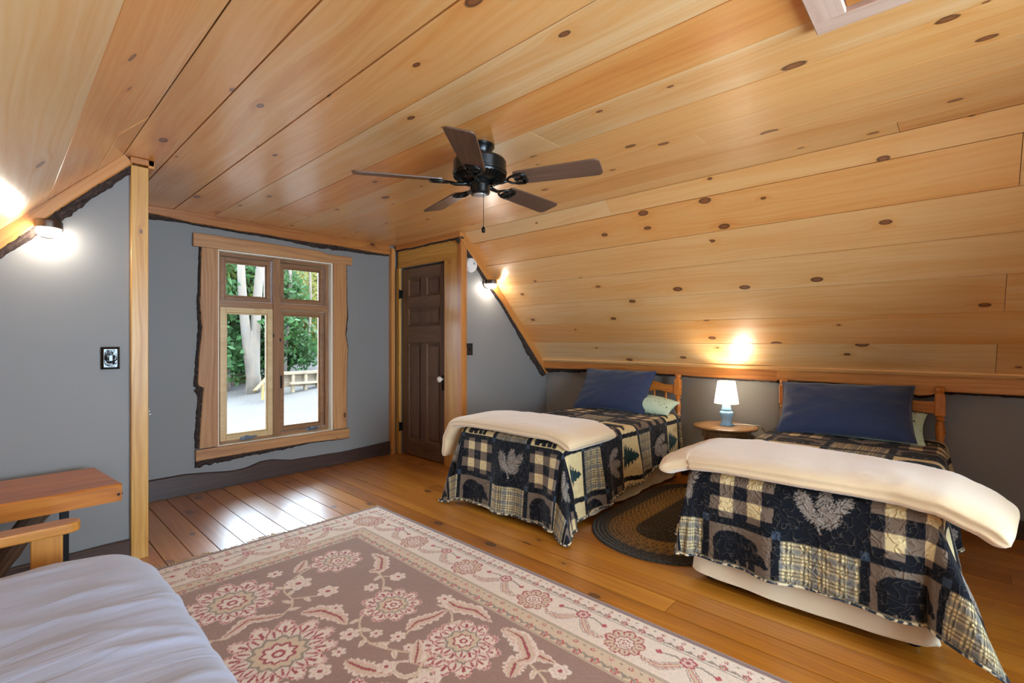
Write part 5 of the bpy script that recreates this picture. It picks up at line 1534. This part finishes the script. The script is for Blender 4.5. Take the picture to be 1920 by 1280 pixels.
    for i in range(430):
        x = x0 + (x1 - x0) * (i + random.random()) / 430
        L_ = random.uniform(0.016, 0.034) * (1.9 if 0.60 + 0.0 < x < 0.86 or 1.06 < x < 1.25 else 0.9)
        sx_ = random.uniform(-0.014, 0.014)
        fr.tube([(x, y1 - 0.002, 0.007), (x + sx_ * 0.5, y1 + L_ * 0.5, 0.009), (x + sx_, y1 + L_, 0.003)], [0.0022, 0.002, 0.0014], 4)
    tag(fr.build('fringe', M['fringe'], o), kind='stuff')
    return o
floral()
# ------------------------------------------------------------------ outside the window
def leaf_mat(name, a, b):
    k = NT(name)
    v, _ = k.obj(True)
    col = k.mix(k.noise(v, 3.0, 3.0), a, b)
    tr = k.node('ShaderNodeBsdfTranslucent'); k.put(tr.inputs[0], col)
    k.set(Base_Color=col, Roughness=0.6, Specular_IOR_Level=0.2)
    mx = k.node('ShaderNodeMixShader'); mx.inputs[0].default_value = 0.4
    k.put(mx.inputs[1], k.b.outputs[0]); k.put(mx.inputs[2], tr.outputs[0]); k.put(k.out.inputs['Surface'], mx.outputs[0])
    return k.m
M['leaf_a'] = leaf_mat('fresh_green_leaves', lin(48, 66, 20), lin(78, 86, 28))
M['leaf_b'] = leaf_mat('deep_green_leaves', lin(28, 54, 27), lin(48, 74, 34))
M['leaf_c'] = leaf_mat('yellow_green_leaves', lin(88, 88, 38), lin(104, 96, 48))
def trunk_mat():
    k = NT('pale_grey_bark')
    v, _ = k.obj(True)
    n = k.noise(k.scale(v, (1, 1, 0.35)), 9.0, 4.0, 0.6)
    k.set(Base_Color=k.ramp(n, [(0.3, lin(70, 64, 58)), (0.55, lin(78, 66, 55)), (0.8, lin(92, 79, 67))]), Roughness=0.9)
    return k.m
M['trunk'] = trunk_mat()
def gravel_mat():
    k = NT('pale_gravel')
    v, _ = k.obj(False)
    n = k.noise(v, 1.1, 4.0, 0.6); f = k.noise(v, 40.0, 2.0)
    k.set(Base_Color=k.mix(k.math('MULTIPLY_ADD', f, 0.5, k.math('MULTIPLY', n, 0.5)), lin(47, 41, 36), lin(56, 49, 44)), Roughness=0.95, Normal=k.bump(f, 0.3, 0.02))
    return k.m
M['gravel'] = gravel_mat()
M['timber_y'] = plain('yellow_lumber', lin(112, 84, 36), 0.7)
gx_, gy_ = np.meshgrid(np.linspace(-12, 34, 93), np.linspace(4.9, 40, 72), indexing='ij')
gz_ = -0.40 + 0.045 * (gy_ - 4.9) + 0.15 * np.clip(gx_ - 4.6, -0.5, 3) + 0.06 * (fnoise(gx_ * 0.5, gy_ * 0.5, 3) - 0.5) + np.clip(gy_ - 17, 0, 30) * 0.08
struct(link('ground', grid_mesh('ground', np.stack([gx_, gy_, gz_], -1), M['gravel']), None))

def ztop(x, y): return -0.40 + 0.045 * (y - 4.9) + 0.15 * min(max(x - 4.6, -0.5), 3) + max(y - 17, 0) * 0.08
def tree(label, x, y, h, stems, crown, n, mat, lsize, seed, name='leafy_tree', group='trees behind the gravel yard'):
    """stems: [(dx0, dx1, radius, height)], crown: list of (dx, dy, z, rx, ry, rz) leaf clouds"""
    r_ = np.random.default_rng(seed)
    z0 = ztop(x, y) - 0.05
    t = thing(name, label, 'tree', (x, y, z0), group=group)
    for i, (d0, d1, rad, hh) in enumerate(stems):
        pts = []; rr = []
        for k in range(9):
            f = k / 8
            pts.append((x + d0 + (d1 - d0) * f ** 0.8 + 0.05 * math.sin(f * 5 + seed + i), y + 0.06 * math.sin(f * 4 + seed * 2 + i), z0 + hh * f)); rr.append(rad * (1.15 - 0.55 * f))
        MB().tube(pts, rr, 12).build('trunk', M['trunk'], t, smooth=True, fixn=True)
    tot = sum(c[3] * c[4] * c[5] for c in crown)
    V = []; F = []
    for (dx_, dy_, zz_, rx, ry, rz) in crown:
        cnt = int(n * rx * ry * rz / tot)
        # leaves sit on small twigs: cluster centres, then leaves round them
        nc = max(6, cnt // 22)
        cd = r_.normal(size=(nc, 3)); cd /= np.linalg.norm(cd, axis=1)[:, None]
        cc = cd * (r_.random((nc, 1)) ** 0.4) * np.array([rx, ry, rz]) + np.array([x + dx_, y + dy_, z0 + zz_])
        p = cc[r_.integers(0, nc, cnt)] + r_.normal(size=(cnt, 3)) * 0.17 * min(rx, rz) ** 0.5
        p[:, 2] = np.maximum(p[:, 2], z0 + 0.06)
        a = r_.normal(size=(cnt, 3)); a /= np.linalg.norm(a, axis=1)[:, None]
        b = np.cross(a, r_.normal(size=(cnt, 3))); b /= np.linalg.norm(b, axis=1)[:, None]
        s = lsize * (0.6 + 0.8 * r_.random((cnt, 1)))
        base_ = len(V)
        quad = np.stack([p - a * s, p + b * s * 0.5, p + a * s, p - b * s * 0.5], 1).reshape(-1, 3)
        V.extend(quad.tolist())
        F.extend([(base_ + 4 * i, base_ + 4 * i + 1, base_ + 4 * i + 2, base_ + 4 * i + 3) for i in range(cnt)])
    fo = raw('foliage', V, F, mat, t)
    fo['kind'] = 'stuff'
    return t
tree('tall forked tree with thick pale trunk and hanging green branches', 4.415, 13.0, 7, [(0, -0.02, 0.17, 1.6), (0.0, -0.30, 0.12, 4.3), (0.0, 0.22, 0.13, 4.3)],
     [(-0.9, 0.6, 2.3, 0.8, 0.8, 0.8), (-0.8, 0.5, 1.0, 0.9, 0.7, 0.8), (0.7, 0.8, 2.2, 0.6, 0.8, 0.6), (0.2, 1.6, 3.2, 1.6, 1.0, 0.8), (0.45, -0.4, 1.7, 0.35, 0.4, 0.3)], 5200, M['leaf_b'], 0.085, 1)
tree('slim straight pale-trunked tree standing beside the forked tree', 4.045, 14.0, 7, [(0, 0.05, 0.11, 4.4)], [(0.3, 0.8, 2.9, 1.2, 0.8, 0.9), (-0.4, 1.0, 1.6, 0.9, 0.8, 1.1)], 3200, M['leaf_a'], 0.09, 2)
tree('bushy evergreen growing at the edge of the gravel', 4.480, 14.6, 3, [(0, 0.0, 0.05, 2.0)], [(0, 0.2, 1.2, 1.0, 0.8, 1.1), (0.3, 0.3, 0.45, 1.0, 0.7, 0.45)], 4200, M['leaf_b'], 0.085, 3, 'bushy_tree')
tree('feathery evergreen with drooping branches near the timber wall', 5.740, 14.2, 4, [(0, 0.05, 0.07, 3.4)], [(-0.1, 0.2, 2.1, 0.75, 0.7, 1.0), (0.2, 0.2, 0.9, 0.9, 0.7, 0.7)], 4200, M['leaf_b'], 0.08, 4, 'bushy_tree')
tree('slender birch with a thin white stem behind the timber wall', 7.187, 16.0, 6, [(0, 0.03, 0.045, 4.6), (0.35, 0.5, 0.035, 4.5)], [(-0.2, 0.8, 2.6, 1.3, 0.8, 1.2), (0.6, 0.8, 1.4, 1.0, 0.8, 0.9)], 4200, M['leaf_c'], 0.085, 5)
tree('broad yellow-green tree rising behind the slender birch', 8.780, 18.5, 7, [(0, 0.2, 0.10, 4)], [(0, 0.6, 1.6, 2.2, 1.0, 1.4), (0.3, 0.6, 3.1, 2.4, 1.0, 1.0)], 5600, M['leaf_c'], 0.11, 6)
tree('dense green tree filling the gap behind the forked tree', 6.398, 19.0, 7, [(0, 0.1, 0.12, 4)], [(0, 0.5, 1.8, 2.6, 1.0, 1.7), (0, 0.8, 3.2, 2.8, 1.0, 1.1)], 6500, M['leaf_a'], 0.12, 7)
tree('dark green tree behind the slim straight pale-trunked tree', 4.706, 17.5, 7, [(0, 0.1, 0.14, 4)], [(0, 0.5, 1.8, 2.2, 1.0, 1.7), (0, 0.6, 3.2, 2.4, 1.0, 1.0)], 5000, M['leaf_b'], 0.12, 8)
tree('light green tree behind the feathery evergreen', 8.352, 20.5, 7, [(0, 0.1, 0.12, 4)], [(0, 0.5, 1.6, 2.6, 1.0, 1.8), (0, 0.6, 3.3, 2.8, 1.0, 1.1)], 6500, M['leaf_a'], 0.12, 9)
tree('dark green tree highest on the slope beyond the timber wall', 11.792, 22.0, 8, [(0, 0.1, 0.14, 4)], [(0, 0.5, 1.6, 3.0, 1.0, 1.8), (0, 0.6, 3.5, 3.2, 1.0, 1.2)], 6000, M['leaf_b'], 0.13, 10)

# unfinished timber wall at the back of the yard
tw = thing('timber_wall', 'low unpainted timber wall at the edge of the gravel yard', 'timber wall', (5.486, 12.0, -0.1))
xa, xb = 4.393, 7.070
zc_ = 0.45; WG = ztop(5.486, 12.0) - 0.12
beam('top_beam', (xa, 12.0, zc_), (xb, 12.0, zc_), 0.07, 0.14, (0, 1, 0), M['timber'], tw)
beam('lower_beam', (xa + 0.5, 11.9, zc_ - 0.25), (xb, 11.9, zc_ - 0.25), 0.05, 0.14, (0, 1, 0), M['timber'], tw)
for i in range(8):
    x = xa + 0.3 + i * (xb - xa - 0.5) / 7
    beam('stud', (x, 12.0, WG), (x, 12.0, zc_ - 0.036), 0.07, 0.09, (0, 1, 0), M['timber'], tw)
for i in range(2):
    z = zc_ - 0.12 - i * 0.155
    beam('board', (xa + 0.1, 12.09, z), (xb, 12.09, z), 0.145, 0.02, (0, 1, 0), M['timber'], tw)
yb_ = thing('loose_board', 'yellow timber board leaning beside the forked tree', 'board', (4.131, 11.6, -0.1))
beam('board', (3.995, 11.6, 0.12), (4.316, 11.75, 0.40), 0.03, 0.12, (0, 1, 0), M['timber_y'], yb_)
beam('prop', (4.189, 11.68, -0.12), (4.189, 11.68, 0.26), 0.05, 0.04, (0, 1, 0), M['timber_y'], yb_)
